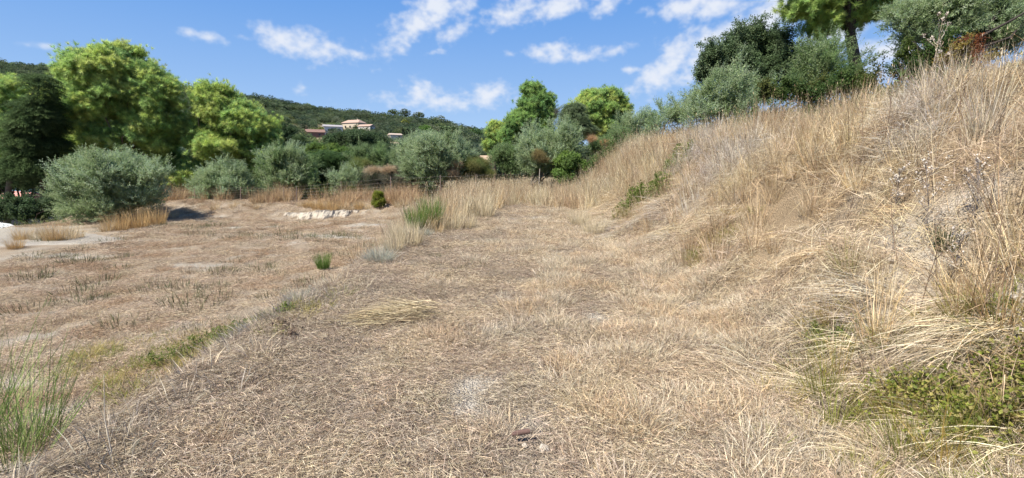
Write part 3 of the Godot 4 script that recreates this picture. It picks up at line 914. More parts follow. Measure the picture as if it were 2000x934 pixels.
	tree("olive_tree", "silvery olive with three upright tops at the terrace end", "olive tree", 1065, 22, [[1040, 285, 28, 28], [1075, 272, 26, 28], [1112, 270, 28, 28], [1065, 305, 50, 28], [1035, 315, 24, 26], [1100, 300, 36, 26], [1070, 332, 48, 16]], "olive", OLIVE, ol)
	tree("broom_bush", "yellowish half-dead sapling in front of the three-topped olive", "bush", 1058, 20.8, [[1052, 300, 12, 9], [1062, 310, 8, 8]], "twig", [Color(.34, .27, .12), Color(.28, .23, .11)], {"clump": .18, "per": 16, "size": .7, "trunk": .018, "stems": 1, "limbs": 8, "fork": .7, "bark": Color(.4, .35, .3)})
	tree("fig_bush", "leafy mid-green shrub with pale bare branches at the bank end", "bush", 1120, 20.5, [[1110, 315, 30, 22], [1098, 335, 24, 14], [1135, 325, 22, 20], [1115, 345, 34, 10]], "broad", GREEN, {"clump": .28, "per": 22, "size": .95, "trunk": .03, "stems": 4, "limbs": 14, "bark": Color(.42, .38, .33)})
	tree("green_bush", "dense green shrub filling the foot of the bank end", "bush", 1170, 20, [[1165, 320, 26, 20], [1195, 300, 30, 22], [1160, 345, 30, 14], [1140, 358, 18, 8]], "broad", [Color(.07, .13, .03), Color(.1, .16, .04), Color(.06, .1, .03)], {"clump": .3, "per": 28, "size": .9, "plume": .3, "fill": .8, "trunk": .04, "stems": 4})
	tree("green_bush", "grey-green shrub above the dense green shrub at the bank end", "bush", 1190, 22.5, [[1175, 290, 32, 18], [1215, 275, 26, 22]], "olive", OLIVE_GREEN, {"clump": .3, "per": 28, "size": 1.0, "trunk": .05, "stems": 4})
	tree("broom_bush", "orange-brown dead shrub top among the grey-green shrubs", "bush", 1165, 22, [[1158, 273, 11, 7], [1180, 279, 12, 5]], "twig", [Color(.55, .36, .2), Color(.48, .32, .18)], {"clump": .2, "per": 14, "size": .6, "trunk": .02, "stems": 2, "limbs": 8})
	tree("olive_tree", "pale olive just over the far end of the bank crest", "olive tree", 1230, 26, [[1222, 248, 22, 20], [1245, 240, 22, 18], [1265, 250, 22, 22], [1240, 265, 34, 16]], "olive", OLIVE, ol)
	tree("olive_tree", "grey olive between the pale olive and the widest one on the crest", "olive tree", 1310, 19, [[1305, 228, 34, 34], [1340, 215, 30, 34], [1290, 245, 26, 18]], "olive", OLIVE_GREEN + OLIVE, ol)
	tree("olive_tree", "widest silvery olive on the bank crest before the dark oak", "olive tree", 1420, 15.5, [[1435, 165, 52, 36], [1390, 185, 46, 36], [1470, 190, 40, 36], [1420, 215, 70, 28], [1360, 215, 36, 28]], "olive", OLIVE, ol)
	tree("oak_tree", "dark green rounded oak rising behind the crest olive", "tree", 1470, 21, [[1465, 85, 52, 36], [1405, 115, 44, 34], [1515, 95, 40, 40], [1470, 130, 75, 40], [1385, 140, 32, 26], [1540, 140, 40, 45]], "broad", [Color(.12, .18, .085), Color(.15, .21, .11), Color(.095, .145, .065)], {"clump": .42, "per": 40, "size": 1.1, "plume": .25, "fill": .7, "trunk": .16, "limbs": 26})
	tree("olive_tree", "rounded green olive beside the big pine trunk", "olive tree", 1605, 14, [[1610, 100, 42, 36], [1590, 135, 48, 34], [1640, 140, 38, 34], [1590, 165, 60, 24]], "olive", OLIVE_GREEN, ol)
	tree("green_bush", "low dark bramble along the crest under the green olive", "bush", 1540, 12.5, [[1520, 180, 42, 16], [1580, 178, 48, 20], [1640, 165, 45, 20], [1700, 155, 40, 22]], "broad", [Color(.07, .12, .035), Color(.09, .14, .04), Color(.11, .13, .04)], {"clump": .26, "per": 26, "size": .8, "plume": .35, "trunk": .03, "stems": 4})
	tree("pine_tree", "tall pine with thick dark forked trunk above the bank", "tree", 1668, 19, [[1640, -40, 80, 40], [1605, 48, 34, 22], [1580, 12, 44, 26], [1668, 22, 48, 24], [1625, 5, 40, 24], [1715, 8, 40, 24], [1730, -30, 60, 34], [1560, -50, 50, 40], [1690, -110, 110, 50]], "pine", PINE_BRIGHT, {"clump": .5, "per": 80, "size": 1.0, "cut": .6, "trunk": .24, "fork": .62, "limbs": 11, "bark": Color(.07, .052, .045)})
	tree("olive_tree", "large grey olive with dark slanting trunk overhanging the bank", "olive tree", 1890, 11.5, [[1765, 35, 44, 34], [1840, 20, 60, 44], [1940, 35, 60, 40], [1800, 70, 44, 26], [1900, -30, 60, 30], [2020, 20, 60, 60], [1985, 70, 40, 22], [1870, 55, 56, 28], [1945, 70, 46, 22]], "olive", OLIVE, {"clump": .26, "per": 34, "size": .85, "trunk": .1, "stems": 2, "limbs": 26, "fork": .45, "bark": Color(.05, .042, .036)})
	tree("green_bush", "dense dark green shrub beneath the large overhanging olive", "bush", 1800, 9.8, [[1775, 110, 34, 30], [1815, 105, 38, 34], [1850, 95, 26, 26], [1800, 135, 55, 16]], "broad", [Color(.045, .095, .025), Color(.07, .12, .03), Color(.1, .14, .035)], {"clump": .22, "per": 34, "size": .55, "plume": .35, "fill": .8, "trunk": .03, "stems": 4})
	tree("sumac_bush", "rust-red leaved shrub beside the dense dark green shrub", "bush", 1888, 8.6, [[1888, 92, 30, 22], [1870, 108, 26, 18], [1906, 108, 24, 16], [1888, 122, 30, 14]], "broad", [Color(.2, .06, .03), Color(.26, .1, .04), Color(.16, .06, .03), Color(.25, .2, .05)], {"clump": .16, "per": 20, "size": .6, "plume": .4, "fill": .7, "trunk": .02, "stems": 3})
	tree("box_shrub", "small rounded yellow-green clipped shrub at the field edge", "bush", 739, 18.6, [[739, 384, 12, 13], [738, 396, 14, 8], [745, 392, 10, 9]], "broad", [Color(.2, .24, .03), Color(.16, .2, .03), Color(.24, .26, .04)], {"clump": .1, "per": 24, "size": .5, "trunk": .02, "stems": 3, "v": 405})
	tree("green_bush", "small green shrub by the fence behind the field-edge grass", "bush", 688, 22.6, [[688, 372, 12, 11], [692, 382, 13, 7]], "broad", [Color(.11, .14, .03), Color(.09, .12, .03)], {"clump": .14, "per": 22, "size": .6, "trunk": .02, "stems": 3})
	# trees of the middle distance
	tree("cypress_tree", "single dark columnar cypress before the red-brown house", "tree", 583, 62, [[583, 278, 10, 20], [583, 298, 12, 16]], "cedar", PINE_DARK, {"clump": .5, "per": 34, "size": 1.6, "trunk": .15})
	tree("oak_tree", "wide dark oak crown below the villas on the slope", "tree", 705, 85, [[700, 272, 46, 20], [732, 280, 26, 18], [660, 275, 32, 14], [720, 295, 60, 22]], "broad", OAK, {"clump": 1.0, "per": 40, "size": 3.2, "trunk": .4})
	tree("oak_tree", "dark round oak below the two-storey house on the slope", "tree", 760, 70, [[756, 306, 22, 14], [750, 318, 26, 14]], "broad", OAK, {"clump": .8, "per": 40, "size": 2.6, "trunk": .3})
	tree("oak_tree", "dark oak between the yellow-green pine and the cypress", "tree", 545, 70, [[545, 262, 30, 26], [520, 250, 30, 30], [550, 300, 40, 26]], "broad", [Color(.06, .1, .04), Color(.05, .085, .035)], {"clump": .8, "per": 40, "size": 2.6, "trunk": .3})
	tree("oak_tree", "greenish oak at the valley bottom behind the widest olive", "tree", 915, 75, [[910, 300, 36, 14], [950, 310, 30, 14], [880, 305, 30, 12]], "broad", [Color(.07, .1, .05), Color(.09, .12, .06)], {"clump": .8, "per": 34, "size": 2.4, "trunk": .3})

func build_hill() -> void:
	# wood covering the hillside
	var w := stuff("hillside_forest", "dark green mixed oak and pine wood covering the far hillside", "forest")
	var xs: Array[Array] = []
	var cs: Array[PackedColorArray] = []
	for m in K.far:
		xs.append([] as Array[Transform3D]); cs.append(PackedColorArray())
	var pal := [Color(.055, .08, .04), Color(.045, .07, .035), Color(.07, .095, .05), Color(.05, .075, .045), Color(.08, .105, .055), Color(.05, .07, .04), Color(.1, .13, .05), Color(.1, .12, .075), Color(.085, .12, .06)]
	for i in 16000:
		var d := sqrt(rf(95.0 * 95.0, 505.0 * 505.0))
		var t := rf(-1.35, .32)
		var x := t * d
		var open := clearing(x, d)
		if rng.randf() < open * .8: continue
		var size := rf(3.6, 9.0) * (1.0 - .3 * open)
		if rng.randf() < .02: size *= 1.5
		var tone: Color = pick(pal)
		if open > .25: 
			tone = pick([Color(.13, .15, .09), Color(.11, .14, .07), Color(.09, .12, .05)])
			size *= .55
		var k := rng.randi() % 6
		xs[k].append(Transform3D(Basis(Vector3.UP, rf(0, TAU)).scaled(Vector3(size * rf(.9, 1.25), size * rf(.75, 1.05), size)), Vector3(x, H(x, -d) - size * .12, -d)))
		cs[k].append(vary(tone * 1.4, .25))
	for k in 6: many("hill_tree", K.far[k], M.leaf, xs[k], cs[k], w)
	# trees one can tell apart on the slope: [u, v base, height px, width px, tone, label]
	for q in [[792, 233, 20, 16, Color(.08, .11, .04), "tall dark pine rising above the ridge of the wooded hill"], [817, 236, 17, 17, Color(.1, .13, .04), "rounded pine on the ridge next to the tallest ridge pine"],
		[830, 268, 24, 20, Color(.1, .2, .035), "bright green umbrella pine among the hillside cypresses"], [868, 266, 20, 38, Color(.1, .15, .06), "wide flat-topped pine on the lower hillside"], [930, 272, 22, 24, Color(.07, .13, .04), "round green pine at the low end of the hill"],
		[792, 252, 18, 14, Color(.24, .25, .04), "yellow-leaved tree standing above the cypresses"], [888, 270, 16, 18, Color(.1, .15, .05), "small round pine beside the flat-topped pine"], [632, 262, 14, 18, Color(.16, .18, .04), "yellowish tree beside the red-brown house"], [634, 272, 8, 12, Color(.07, .1, .04), "dark round tree between the red-brown and grey-roofed houses"], [672, 267, 8, 12, Color(.09, .12, .06), "low round tree beside the cream villa"], [700, 270, 8, 16, Color(.12, .15, .07), "pale low tree under the white wing"], [738, 262, 11, 14, Color(.08, .11, .05), "small tree beyond the white wing"], [388, 172, 11, 12, Color(.07, .1, .045), "lone round tree on the skyline between the two big pines"], [770, 228, 14, 18, Color(.11, .15, .04), "green pine just below the ridge"]]:
		var p := hit(q[0], q[1])
		var k: float = -p.z / FOCAL
		var t := thing("hill_pine", q[5], "tree", p, "trees standing out on the hillside")
		var c := part("crown", K.far[rng.randi() % 6], plant_mat(.6, .3), t)
		c.material_override.albedo_color = (q[4] as Color).linear_to_srgb()
		c.scale = Vector3(q[3] * k * 1.25, q[2] * k * .9, q[3] * k * 1.25)
		c.position.y = q[2] * k * .12
		var c2 := part("crown", K.far[rng.randi() % 6], c.material_override, t, c.position)
		c2.scale = c.scale * .97
		c2.rotation.y = 2.0
		var s := Shape.new()
		s.tube(PackedVector3Array([Vector3(0, -1, 0), Vector3(0, q[2] * k * .5, 0)]), PackedFloat32Array([.3, .2]), 6, Color(.1, .08, .06))
		part("trunk", s.done(), M.bark, t)
	var cyp := Shape.new()
	for i in 500:
		var y := rng.randf()
		var a := rf(0, TAU)
		var r := .115 * sqrt(sin(PI * pow(y, .6) * .97 + .05)) 
		leaf(cyp, Vector3(cos(a) * r, y * .92, sin(a) * r), Vector3(cos(a) * .3, 1, sin(a) * .3).normalized(), .1, .04, vary(Color(1, 1, 1), .25))
	var cm := cyp.done()
	var cypm := plant_mat(.6, .2)
	cypm.albedo_color = Color(.035, .055, .03).linear_to_srgb()
	for q in [[788, 276, 24, "first"], [797, 280, 28, "second"], [811, 270, 20, "third"], [825, 269, 14, "fourth"], [842, 276, 22, "fifth"]]:
		var p := hit(q[0], q[1])
		var k: float = -p.z / FOCAL
		var t := thing("cypress_tree", "slender dark cypress, %s counting away from the two-storey hillside house" % q[3], "tree", p, "slender cypresses on the hillside")
		var c := part("crown", cm, cypm, t)
		c.scale = Vector3.ONE * q[2] * k
		var s := Shape.new()
		s.tube(PackedVector3Array([Vector3(0, -1, 0), Vector3(0, q[2] * k * .4, 0)]), PackedFloat32Array([.2, .12]), 6, Color(.1, .08, .06))
		part("trunk", s.done(), M.bark, t)
	# houses: foot pixel, width in photograph pixels
	var tile := Color(.4, .28, .22)
	hill_house("cream villa with pale pink tiled roof, highest on the hillside", 692, 254, -.35, 38, .62, .32, Color(.62, .53, .41), tile, .16, [[0, -.28, .25, .09, .11], [0, 0, .25, .09, .11], [0, .3, 0, .08, .15, true]], {"hip": 3.0, "chimney": true})
	hill_house("lower white wing with tiled roof below the cream villa", 716, 260, -.35, 28, .55, .42, Color(.74, .68, .6), tile, .14, [[0, -.25, .5, .09, .11], [0, .2, .5, .09, .11]], {})
	hill_house("grey-roofed house with bright white end wall on the hillside", 650, 261, .55, 33, .6, .36, Color(.7, .68, .66), Color(.32, .3, .31), .12, [[0, -.25, .3, .13, .14], [0, .1, .3, .09, .13], [0, .35, .3, .09, .13]], {})
	hill_house("low red-brown house with dark tiled roof on the hillside", 616, 268, .5, 32, .6, .26, Color(.24, .13, .105), Color(.22, .13, .105), .18, [[0, -.25, .3, .1, .1], [0, .2, .3, .1, .1], [1, 0, .3, .12, .12]], {})
	hill_house("two-storey cream and grey house beside the cypresses", 772, 277, .6, 22, .7, .55, Color(.62, .55, .48), Color(.45, .36, .3), .14, [[0, -.25, .15, .12, .13], [0, .25, .15, .12, .13], [0, .25, .6, .12, .13], [1, 0, .3, .14, .16]], {})
	hill_house("small house with white gable below the two-storey house", 768, 291, .7, 19, .75, .48, Color(.62, .5, .44), tile, .18, [[0, 0, .3, .14, .15], [1, 0, .3, .16, .17]], {})
	hill_house("dark-walled house with white gable end in the valley", 943, 296, -.5, 14, .75, .5, Color(.3, .28, .28), Color(.6, .55, .48), .2, [[0, -.2, .3, .14, .16], [0, .2, .3, .14, .16]], {})
	hill_house("low pinkish house half hidden below the umbrella pine", 832, 273, .3, 20, .6, .32, Color(.42, .3, .24), Color(.4, .24, .18), .12, [[0, -.25, .3, .1, .13], [0, .2, .3, .1, .13]], {})
	house("stone_hut", "small pale ochre hut behind the broom at the fence", at(950, 345, 34) + Vector3(0, -1.0, 0), .5, .75, 1.0, 2.0, Color(.6, .47, .32), Color(.5, .36, .25), .3, [[0, 0, .3, .4, 1.0, true]], {"group": "", "eave": .12})
	var hp := at(42, 398, 42)
	house("garden_house", "house with faded pink roof in the shade under the pines", Vector3(hp.x, hp.y - 3.2, hp.z), -.5, 5.5, 5, 3.0, Color(.35, .3, .27), Color(.55, .25, .2), 1.1, [[0, 0, 1, 1.1, 1.2]], {"group": ""})
	var tp := at(38, 385, 50)
	house("garden_shed", "teal garden shed seen above the faded pink roof", Vector3(tp.x, tp.y - 2.6, tp.z), 0, 3.4, 2.5, 3.0, Color(.12, .3, .36), Color(.1, .2, .25), .3, [[0, 0, 1, .8, .9]], {"group": ""})

func hill_house(label: String, u: float, v: float, yaw: float, px: float, dp: float, h: float, wall: Color, roof: Color, rise: float, wins: Array, o: Dictionary) -> void:
	var p := hit(u, v)
	var w := px / FOCAL * -p.z
	var ws := []
	for q in wins:
		var e := [q[0], q[1] * (w if q[0] == 0 else w * dp), q[2] * h * w, q[3] * w, q[4] * w]
		if q.size() > 5: e.append(true)
		ws.append(e)
	house("villa", label, p, yaw, w, w * dp, w * h, wall, roof, w * rise, ws, o)

# ------------------------------------------------------------------ small things
func tussock_mesh(n: int, spread: float, lmin: float, lmax: float, lean: float, droop: float, cols: Array, w := .006, heads := .25) -> ArrayMesh:
	var s := Shape.new()
	for i in n:
		var a := rf(0, TAU)
		var r := sqrt(rng.randf()) * spread
		var le := rf(.02, lean)
		blade(s, Vector3(cos(a) * r, -.05, sin(a) * r), Vector3(cos(a) * le, 1, sin(a) * le).normalized(), rf(lmin, lmax), w, rf(0, droop), vary(pick(cols), .2), 4, rf(.03, .06) if rng.randf() < heads else 0.0)
	return s.done()
func single(called: String, label: String, category: String, pos: Vector3, mesh: Mesh, mat: Material, size := 1.0, group := "") -> MeshInstance3D:
	var o := part(numbered(called), mesh, mat, self, pos)
	o.rotation.y = rf(0, TAU)
	o.scale = Vector3.ONE * size
	tag(o, label, category, group)
	return o
func leaf_patch(called: String, label: String, spots: Array, n: int, size: float, high: float, cols: Array) -> void:
	var base := hit(spots[0][0], spots[0][1])
	var t := thing(called, label, "weed", base)
	var s := Shape.new()
	var st := Shape.new()
	for i in n:
		var q = spots[rng.randi() % spots.size()]
		var c := hit(q[0], q[1])
		var a := rf(0, TAU)
		var r: float = q[2] * absf(rng.randfn(0, .62))
		var p := Vector3(c.x + cos(a) * r, 0, c.z + sin(a) * r)
		p.y = H(p.x, p.z) + rf(.01, high) * maxf(.25, 1.0 - .5 * r / q[2])
		p -= base
		for k in 3:
			leaf(s, p + rdir() * size * .6, (rdir() + Vector3(0, .4, 0)).normalized(), size * rf(.7, 1.3), size * rf(.5, .8), vary(pick(cols), .2))
		if i % 6 == 0:
			var f := p + Vector3(rf(-.1, .1), 0, rf(-.1, .1))
			f.y = H(f.x + base.x, f.z + base.z) - base.y - .01
			st.tube(PackedVector3Array([f, f.lerp(p, .5) + rdir() * .02, p]), PackedFloat32Array([.003, .0025, .002]), 3, Color(.2, .17, .08))
	part("leaves", s.done(), M.leaf, t)
	part("stems", st.done(), M.bark, t)
func stalk(called: String, label: String, pos: Vector3, h: float, col: Color, branches: int, head: int, headcol: Color, lean := Vector3.ZERO, group := "", thick := .004) -> void:
	var t := thing(called, label, "dry plant", pos, group)
	var s := Shape.new()
	var hs := Shape.new()
	var tip := Vector3(rf(-.12, .12), 1, rf(-.12, .12)) * h + lean * h
	var mid := tip * .5 + rdir() * .04 * h
	s.tube(PackedVector3Array([Vector3(0, -.08, 0), mid, tip]), PackedFloat32Array([thick * 1.3, thick, thick * .4]), 5, col)
	var ends := [tip]
	for i in branches:
		var f := rf(.25, .95)
		var b := Vector3.ZERO.lerp(mid, f * 2) if f < .5 else mid.lerp(tip, f * 2 - 1)
		var a := rf(0, TAU)
		var e := b + Vector3(cos(a) * .6, rf(.5, 1.1), sin(a) * .6) * h * rf(.12, .32)
		s.tube(PackedVector3Array([b, b.lerp(e, .5) + Vector3(0, -.01, 0), e]), PackedFloat32Array([thick * .6, thick * .5, thick * .25]), 4, col)
		ends.append(e)
		for k in head:
			leaf(hs, b.lerp(e, rf(.2, 1.0)) + rdir() * .006, (e - b).normalized() * .4 + rdir() * .8, rf(.012, .024), rf(.007, .014), vary(headcol, .2))
	for e in ends:
		for k in head:
			leaf(hs, e + rdir() * .012, rdir(), rf(.012, .024), rf(.008, .016), vary(headcol, .2))
	part("stem", s.done(), M.bark, t)
	if head: part("seed_heads", hs.done(), M.straw, t).set_meta("kind", "stuff")

func lump(r: float, sd: float) -> ArrayMesh:
	var s := Shape.new()
	var f := func(i: int, j: int):
		var th := PI * j / 7.0
		var ph := TAU * (i % 10) / 10.0
		var q := Vector3(sin(th) * cos(ph), cos(th) * .62, sin(th) * sin(ph))
		return q * r * (1.0 + .55 * bump.get_noise_3dv(q * 14.0 + Vector3.ONE * sd))
	for i in 10:
		for j in 7: s.quad(f.call(i, j), f.call(i + 1, j), f.call(i + 1, j + 1), f.call(i, j + 1), Color(.36, .32, .27))
	return s.done()

func build_small() -> void:
	build_road()
	build_fence()
	build_car()
	# tussocks of tall grass one can tell apart
	var gold := [Color(.5, .34, .15), Color(.56, .4, .2), Color(.42, .28, .13)]
	var pale := [Color(.55, .47, .31), Color(.47, .385, .25), Color(.6, .52, .37)]
	var rush := [Color(.16, .25, .06), Color(.2, .28, .09), Color(.28, .3, .12), Color(.13, .2, .05)]
	var tg := tussock_mesh(420, .3, .3, 1.0, .5, .3, gold, .008)
	var tg2 := tussock_mesh(300, .26, .25, 1.0, .6, .4, gold + pale + [Color(.66, .56, .4)], .007)
	var tp := tussock_mesh(420, .3, .35, 1.0, .55, .25, pale, .008)
	var tb := tussock_mesh(240, .2, .2, 1.0, .8, .5, [Color(.42, .33, .2), Color(.5, .4, .27), Color(.32, .24, .15), Color(.46, .4, .32)], .006)
	var tr := tussock_mesh(560, .22, .35, 1.0, .5, .12, [Color(.15, .26, .05), Color(.19, .3, .075), Color(.25, .32, .1), Color(.12, .2, .045)], .012, .0)
	var i := 0
	for q in [[230, 450, 52, 0], [270, 445, 55, 0], [305, 438, 50, 0], [210, 452, 42, 1], [130, 470, 55, 1], [105, 472, 48, 0], [90, 462, 45, 1], [150, 466, 40, 1], [30, 486, 36, 0], [45, 470, 40, 0], [70, 470, 30, 2], [340, 425, 26, 1], [455, 405, 24, 1], [420, 410, 26, 1], [500, 408, 20, 1]]:
		var p := hit(q[0], q[1])
		single("grass_tussock", "golden tall grass tussock at the field edge by the olive bushes", "grass tussock", p, [tg, tg2, tp][q[3]], M.straw, q[2] / FOCAL * -p.z, "golden tussocks along the field edge")
	for q in [[600, 405, 24, 0], [618, 408, 28, 0], [635, 410, 30, 0], [652, 411, 30, 0], [668, 409, 28, 1], [685, 410, 28, 1], [702, 408, 27, 0], [716, 408, 25, 1], [775, 404, 22, 1], [790, 400, 25, 1], [585, 403, 18, 1]]:
		var p := hit(q[0], q[1])
		single("grass_tussock", "upright brown grass tussock on top of the chalk cut", "grass tussock", p, [tg, tg2][q[3]], M.straw, q[2] / FOCAL * -p.z, "brown tussocks above the chalk cut")
	for q in [[870, 440, 62], [900, 425, 58], [930, 420, 60], [960, 410, 52], [800, 480, 62], [785, 470, 50], [1000, 400, 36], [1040, 398, 30], [910, 445, 40], [850, 455, 40], [1130, 440, 40], [1160, 460, 48], [825, 450, 55], [880, 450, 50], [770, 490, 45], [845, 430, 50], [945, 425, 50]]:
		var p := hit(q[0], q[1])
		single("grass_tussock", "pale straw-coloured tussock on the terrace rim", "grass tussock", p, tp if i % 3 else tg2, M.straw, q[2] / FOCAL * -p.z * 1.25, "pale tussocks along the terrace rim")
		i += 1
	for k in 40:
		var x := rf(2.6, 5.6)
		var d := rf(2.6, 19.0)
		if x > d * 1.15: continue
		single("grass_tussock", "upright dry grass tussock standing proud of the bank grass", "grass tussock", Vector3(x, H(x, -d), -d), [tg2, tb, tg2][k % 3], M.straw, rf(.35, .8), "tussocks standing on the bank")
	for q in [[842, 445, 70, "large green rush clump on the terrace rim among pale grass"], [632, 528, 42, "small green rush clump on the slope down to the field"], [812, 452, 58, "slim green rush clump beside the largest rush clump"]]:
		var p := hit(q[0], q[1])
		var o := single("rush_clump", q[3], "rush", p, tr, M.leaf, q[2] / FOCAL * -p.z * 1.2)
		o.scale *= Vector3(.8, 1, .8)
	for q in [[10, 905, 260, "tall green rush clump at the near end of the terrace rim"], [60, 860, 190, "leaning green rush clump next to the tall near one"], [-60, 850, 250, "thick green rush clump beyond the near end of the rim"]]:
		var p := hit(q[0], q[1])
		single("rush_clump", q[3], "rush", p, tussock_mesh(130, .16, .3, 1.0, .75, .15, rush, .005, .0), M.straw, q[2] / FOCAL * -p.z * 1.45)
	# grey cushion plants
	var cushion := tussock_mesh(700, .3, .3, .75, 1.3, .1, [Color(.36, .38, .31), Color(.42, .42, .36), Color(.28, .28, .22)], .008, .5)
	for q in [[742, 512, 48, "round silver-grey lavender cushion on the terrace rim"], [828, 462, 24, "tiny silver cushion under the green rushes"], [585, 590, 44, "flattened grey cushion plant on the rim near the rust-brown grass"]]:
		var p := hit(q[0], q[1])
		single("lavender_bush", q[3], "cushion plant", p, cushion, M.straw, q[2] / FOCAL * -p.z * 1.3)
	# weeds
	leaf_patch("bindweed_patch", "bright green bindweed trailing along the terrace rim", [[520, 628, .14], [480, 645, .16], [430, 660, .17], [380, 680, .22], [340, 700, .2], [460, 650, .2], [300, 715, .18], [560, 615, .14]], 620, .024, .16, [Color(.13, .2, .035), Color(.19, .25, .06), Color(.1, .15, .03), Color(.28, .27, .1)])
	leaf_patch("bindweed_patch", "yellow-green leafy weeds under long fallen straws at the bank foot", [[1850, 790, .3], [1930, 770, .3], [1780, 800, .22], [1960, 840, .28], [1880, 850, .25], [1980, 760, .3], [1740, 790, .2]], 1250, .028, .22, [Color(.22, .27, .05), Color(.32, .34, .08), Color(.14, .18, .04), Color(.38, .34, .12), Color(.3, .24, .13)])
	leaf_patch("bindweed_patch", "small green weed patch in the dark litter at the bank foot", [[1610, 680, .16], [1640, 660, .12], [1590, 650, .1]], 170, .022, .07, [Color(.12, .18, .04), Color(.18, .22, .06)])
	leaf_patch("bramble_patch", "green bramble creeping down the far bank slope", [[1250, 395, .35], [1280, 380, .4], [1300, 350, .35], [1320, 320, .35], [1345, 315, .4], [1230, 405, .35]], 1700, .044, .5, [Color(.14, .2, .04), Color(.2, .26, .06), Color(.1, .15, .03)])
	leaf_patch("bramble_patch", "yellow-green herbs at the bank crest beside the rust-red shrub", [[1960, 128, .3], [1930, 140, .25], [1985, 120, .3]], 420, .035, .3, [Color(.22, .25, .07), Color(.16, .2, .05), Color(.28, .27, .1)])
	leaf_patch("oak_seedling", "brown withered leafy seedling on the terrace rim by the bindweed", [[550, 640, .16], [570, 660, .12]], 80, .03, .09, [Color(.27, .2, .14), Color(.34, .26, .19), Color(.2, .15, .11)])
	var wm := tussock_mesh(170, .13, .05, .15, 1.0, .25, [Color(.11, .13, .055), Color(.15, .155, .08), Color(.19, .165, .105), Color(.09, .105, .045)], .007, .0)
	for k in 150:
		var x := rf(-15, -3.4)
		var d := rf(4.0, 18.0)
		if absf(x) > d * 1.1: continue
		single("weed_tuft", "low grey-green weed tuft growing in the cut field", "weed", Vector3(x, H(x, -d), -d), wm, M.straw, rf(.9, 2.6), "weed tufts scattered over the field")
	for k in 12:
		var x := rf(-1.8, 1.8)
		var d := rf(5.5, 14.0)
		single("weed_tuft", "small blue-green weed tuft in the mown terrace", "weed", Vector3(x, H(x, -d) + .02, -d), wm, M.leaf, rf(.5, 1.1), "weed tufts on the terrace")
	# dry stems on the bank
	var dark := Color(.19, .135, .095)
	for q in [[1690, 330, .75], [1720, 300, .8], [1905, 640, .75], [1835, 575, .6], [1760, 520, .6], [1880, 300, .7], [1930, 420, .7], [1980, 480, .7], [1690, 770, .3], [1650, 430, .6], [1790, 620, .55]]:
		stalk("dry_stalk", "dark brown branching dead stalk standing in the bank grass", hit(q[0], q[1]), q[2], dark, 7, 2, Color(.2, .15, .1), Vector3(rf(-.2, .2), 0, rf(-.2, .2)), "dark dead stalks on the bank", .003)
	for q in [[1805, 470, .62, "grey-lilac woolly dead herb, tallest of those on the bank"], [1898, 440, .5, "grey-lilac dead herb beside the small green conifer sprig"], [1745, 420, .4, "short grey-lilac dead herb uphill of the woolly one"], [1860, 560, .4, "grey dead herb on the pale soil of the bank foot"]]:
		stalk("dead_herb", q[3], hit(q[0], q[1]), q[2], Color(.2, .17, .15), 20, 6, Color(.46, .42, .37), Vector3.ZERO, "", .004)
	stalk("dead_herb", "tall dead umbel with a pale seed head against the dark shrub", hit(1800, 240), 1.0, Color(.4, .33, .24), 9, 16, Color(.5, .44, .38), Vector3.ZERO, "", .004)
	for q in [[1365, 480], [1830, 400], [1700, 250], [1870, 230], [1940, 200], [1600, 260], [1780, 330], [1990, 330], [1660, 300], [1960, 260], [1500, 300], [1740, 210]]:
		stalk("tall_straw", "single long pale straw stem rising above the bank grass", hit(q[0], q[1]), rf(.45, .85), Color(.52, .43, .29), 0, 6, Color(.5, .42, .29), Vector3(rf(-.45, .35), 0, rf(-.3, .3)), "long pale straws on the bank", .0028)
	stalk("tall_straw", "single white straw standing alone on the near terrace rim", hit(222, 900), .5, Color(.62, .56, .45), 0, 0, Color.WHITE, Vector3.ZERO, "", .003)
	var sprig := tussock_mesh(160, .07, .08, .26, .5, .0, [Color(.05, .09, .03), Color(.07, .11, .04)], .008, .0)
	single("conifer_sprig", "small dark green seedling conifer among the dead herbs", "seedling", hit(1852, 480), sprig, M.leaf, 1.0)
	# straw heap, stick, stones
	var hp := hit(790, 622)
	var ht := thing("straw_heap", "bundle of long golden straw lying on the mown terrace", "straw", hp)
	var hs := Shape.new()
	for k in 620:
		var t := pow(rng.randf(), .7)
		var wide := rng.randfn(0, .1)
		var p := Vector3(lerpf(-.62, .3, t) + rng.randfn(0, .1), 0, lerpf(.1, -.06, t) + wide)
		p.y = .03 + rf(0, .15) * sstep(.2, .8, t) * exp(-pow(wide / .12, 2.0))
		var a := rf(-.6, .6) + PI + (rf(-1.4, 1.4) if rng.randf() < .2 else .0)
		blade(hs, p, Vector3(cos(a), rf(-.08, .12), sin(a) - .1).normalized(), rf(.2, .55), rf(.003, .006), rf(.0, .12), vary(pick([Color(.45, .37, .23), Color(.37, .295, .175), Color(.53, .45, .3), Color(.28, .22, .135)]), .2), 3)
	part("straws", hs.done(), M.straw, ht)
	var sp := hit(1018, 862)
	var ss := Shape.new()
	ss.tube(PackedVector3Array([Vector3(-.055, .012, .012), Vector3(-.05, .02, .01), Vector3(0, .026, 0), Vector3(.05, .03, -.006), Vector3(.054, .03, -.007)]), PackedFloat32Array([.001, .015, .016, .014, .001]), 9, Color(.12, .075, .065))
	tag(part(numbered("stick"), ss.done(), M.bark, self, sp + Vector3(0, .03, 0)), "short dark broken stick lying on the cut grass", "stick")
	var stones := [lump(1, 1), lump(1, 5), lump(1, 9)]
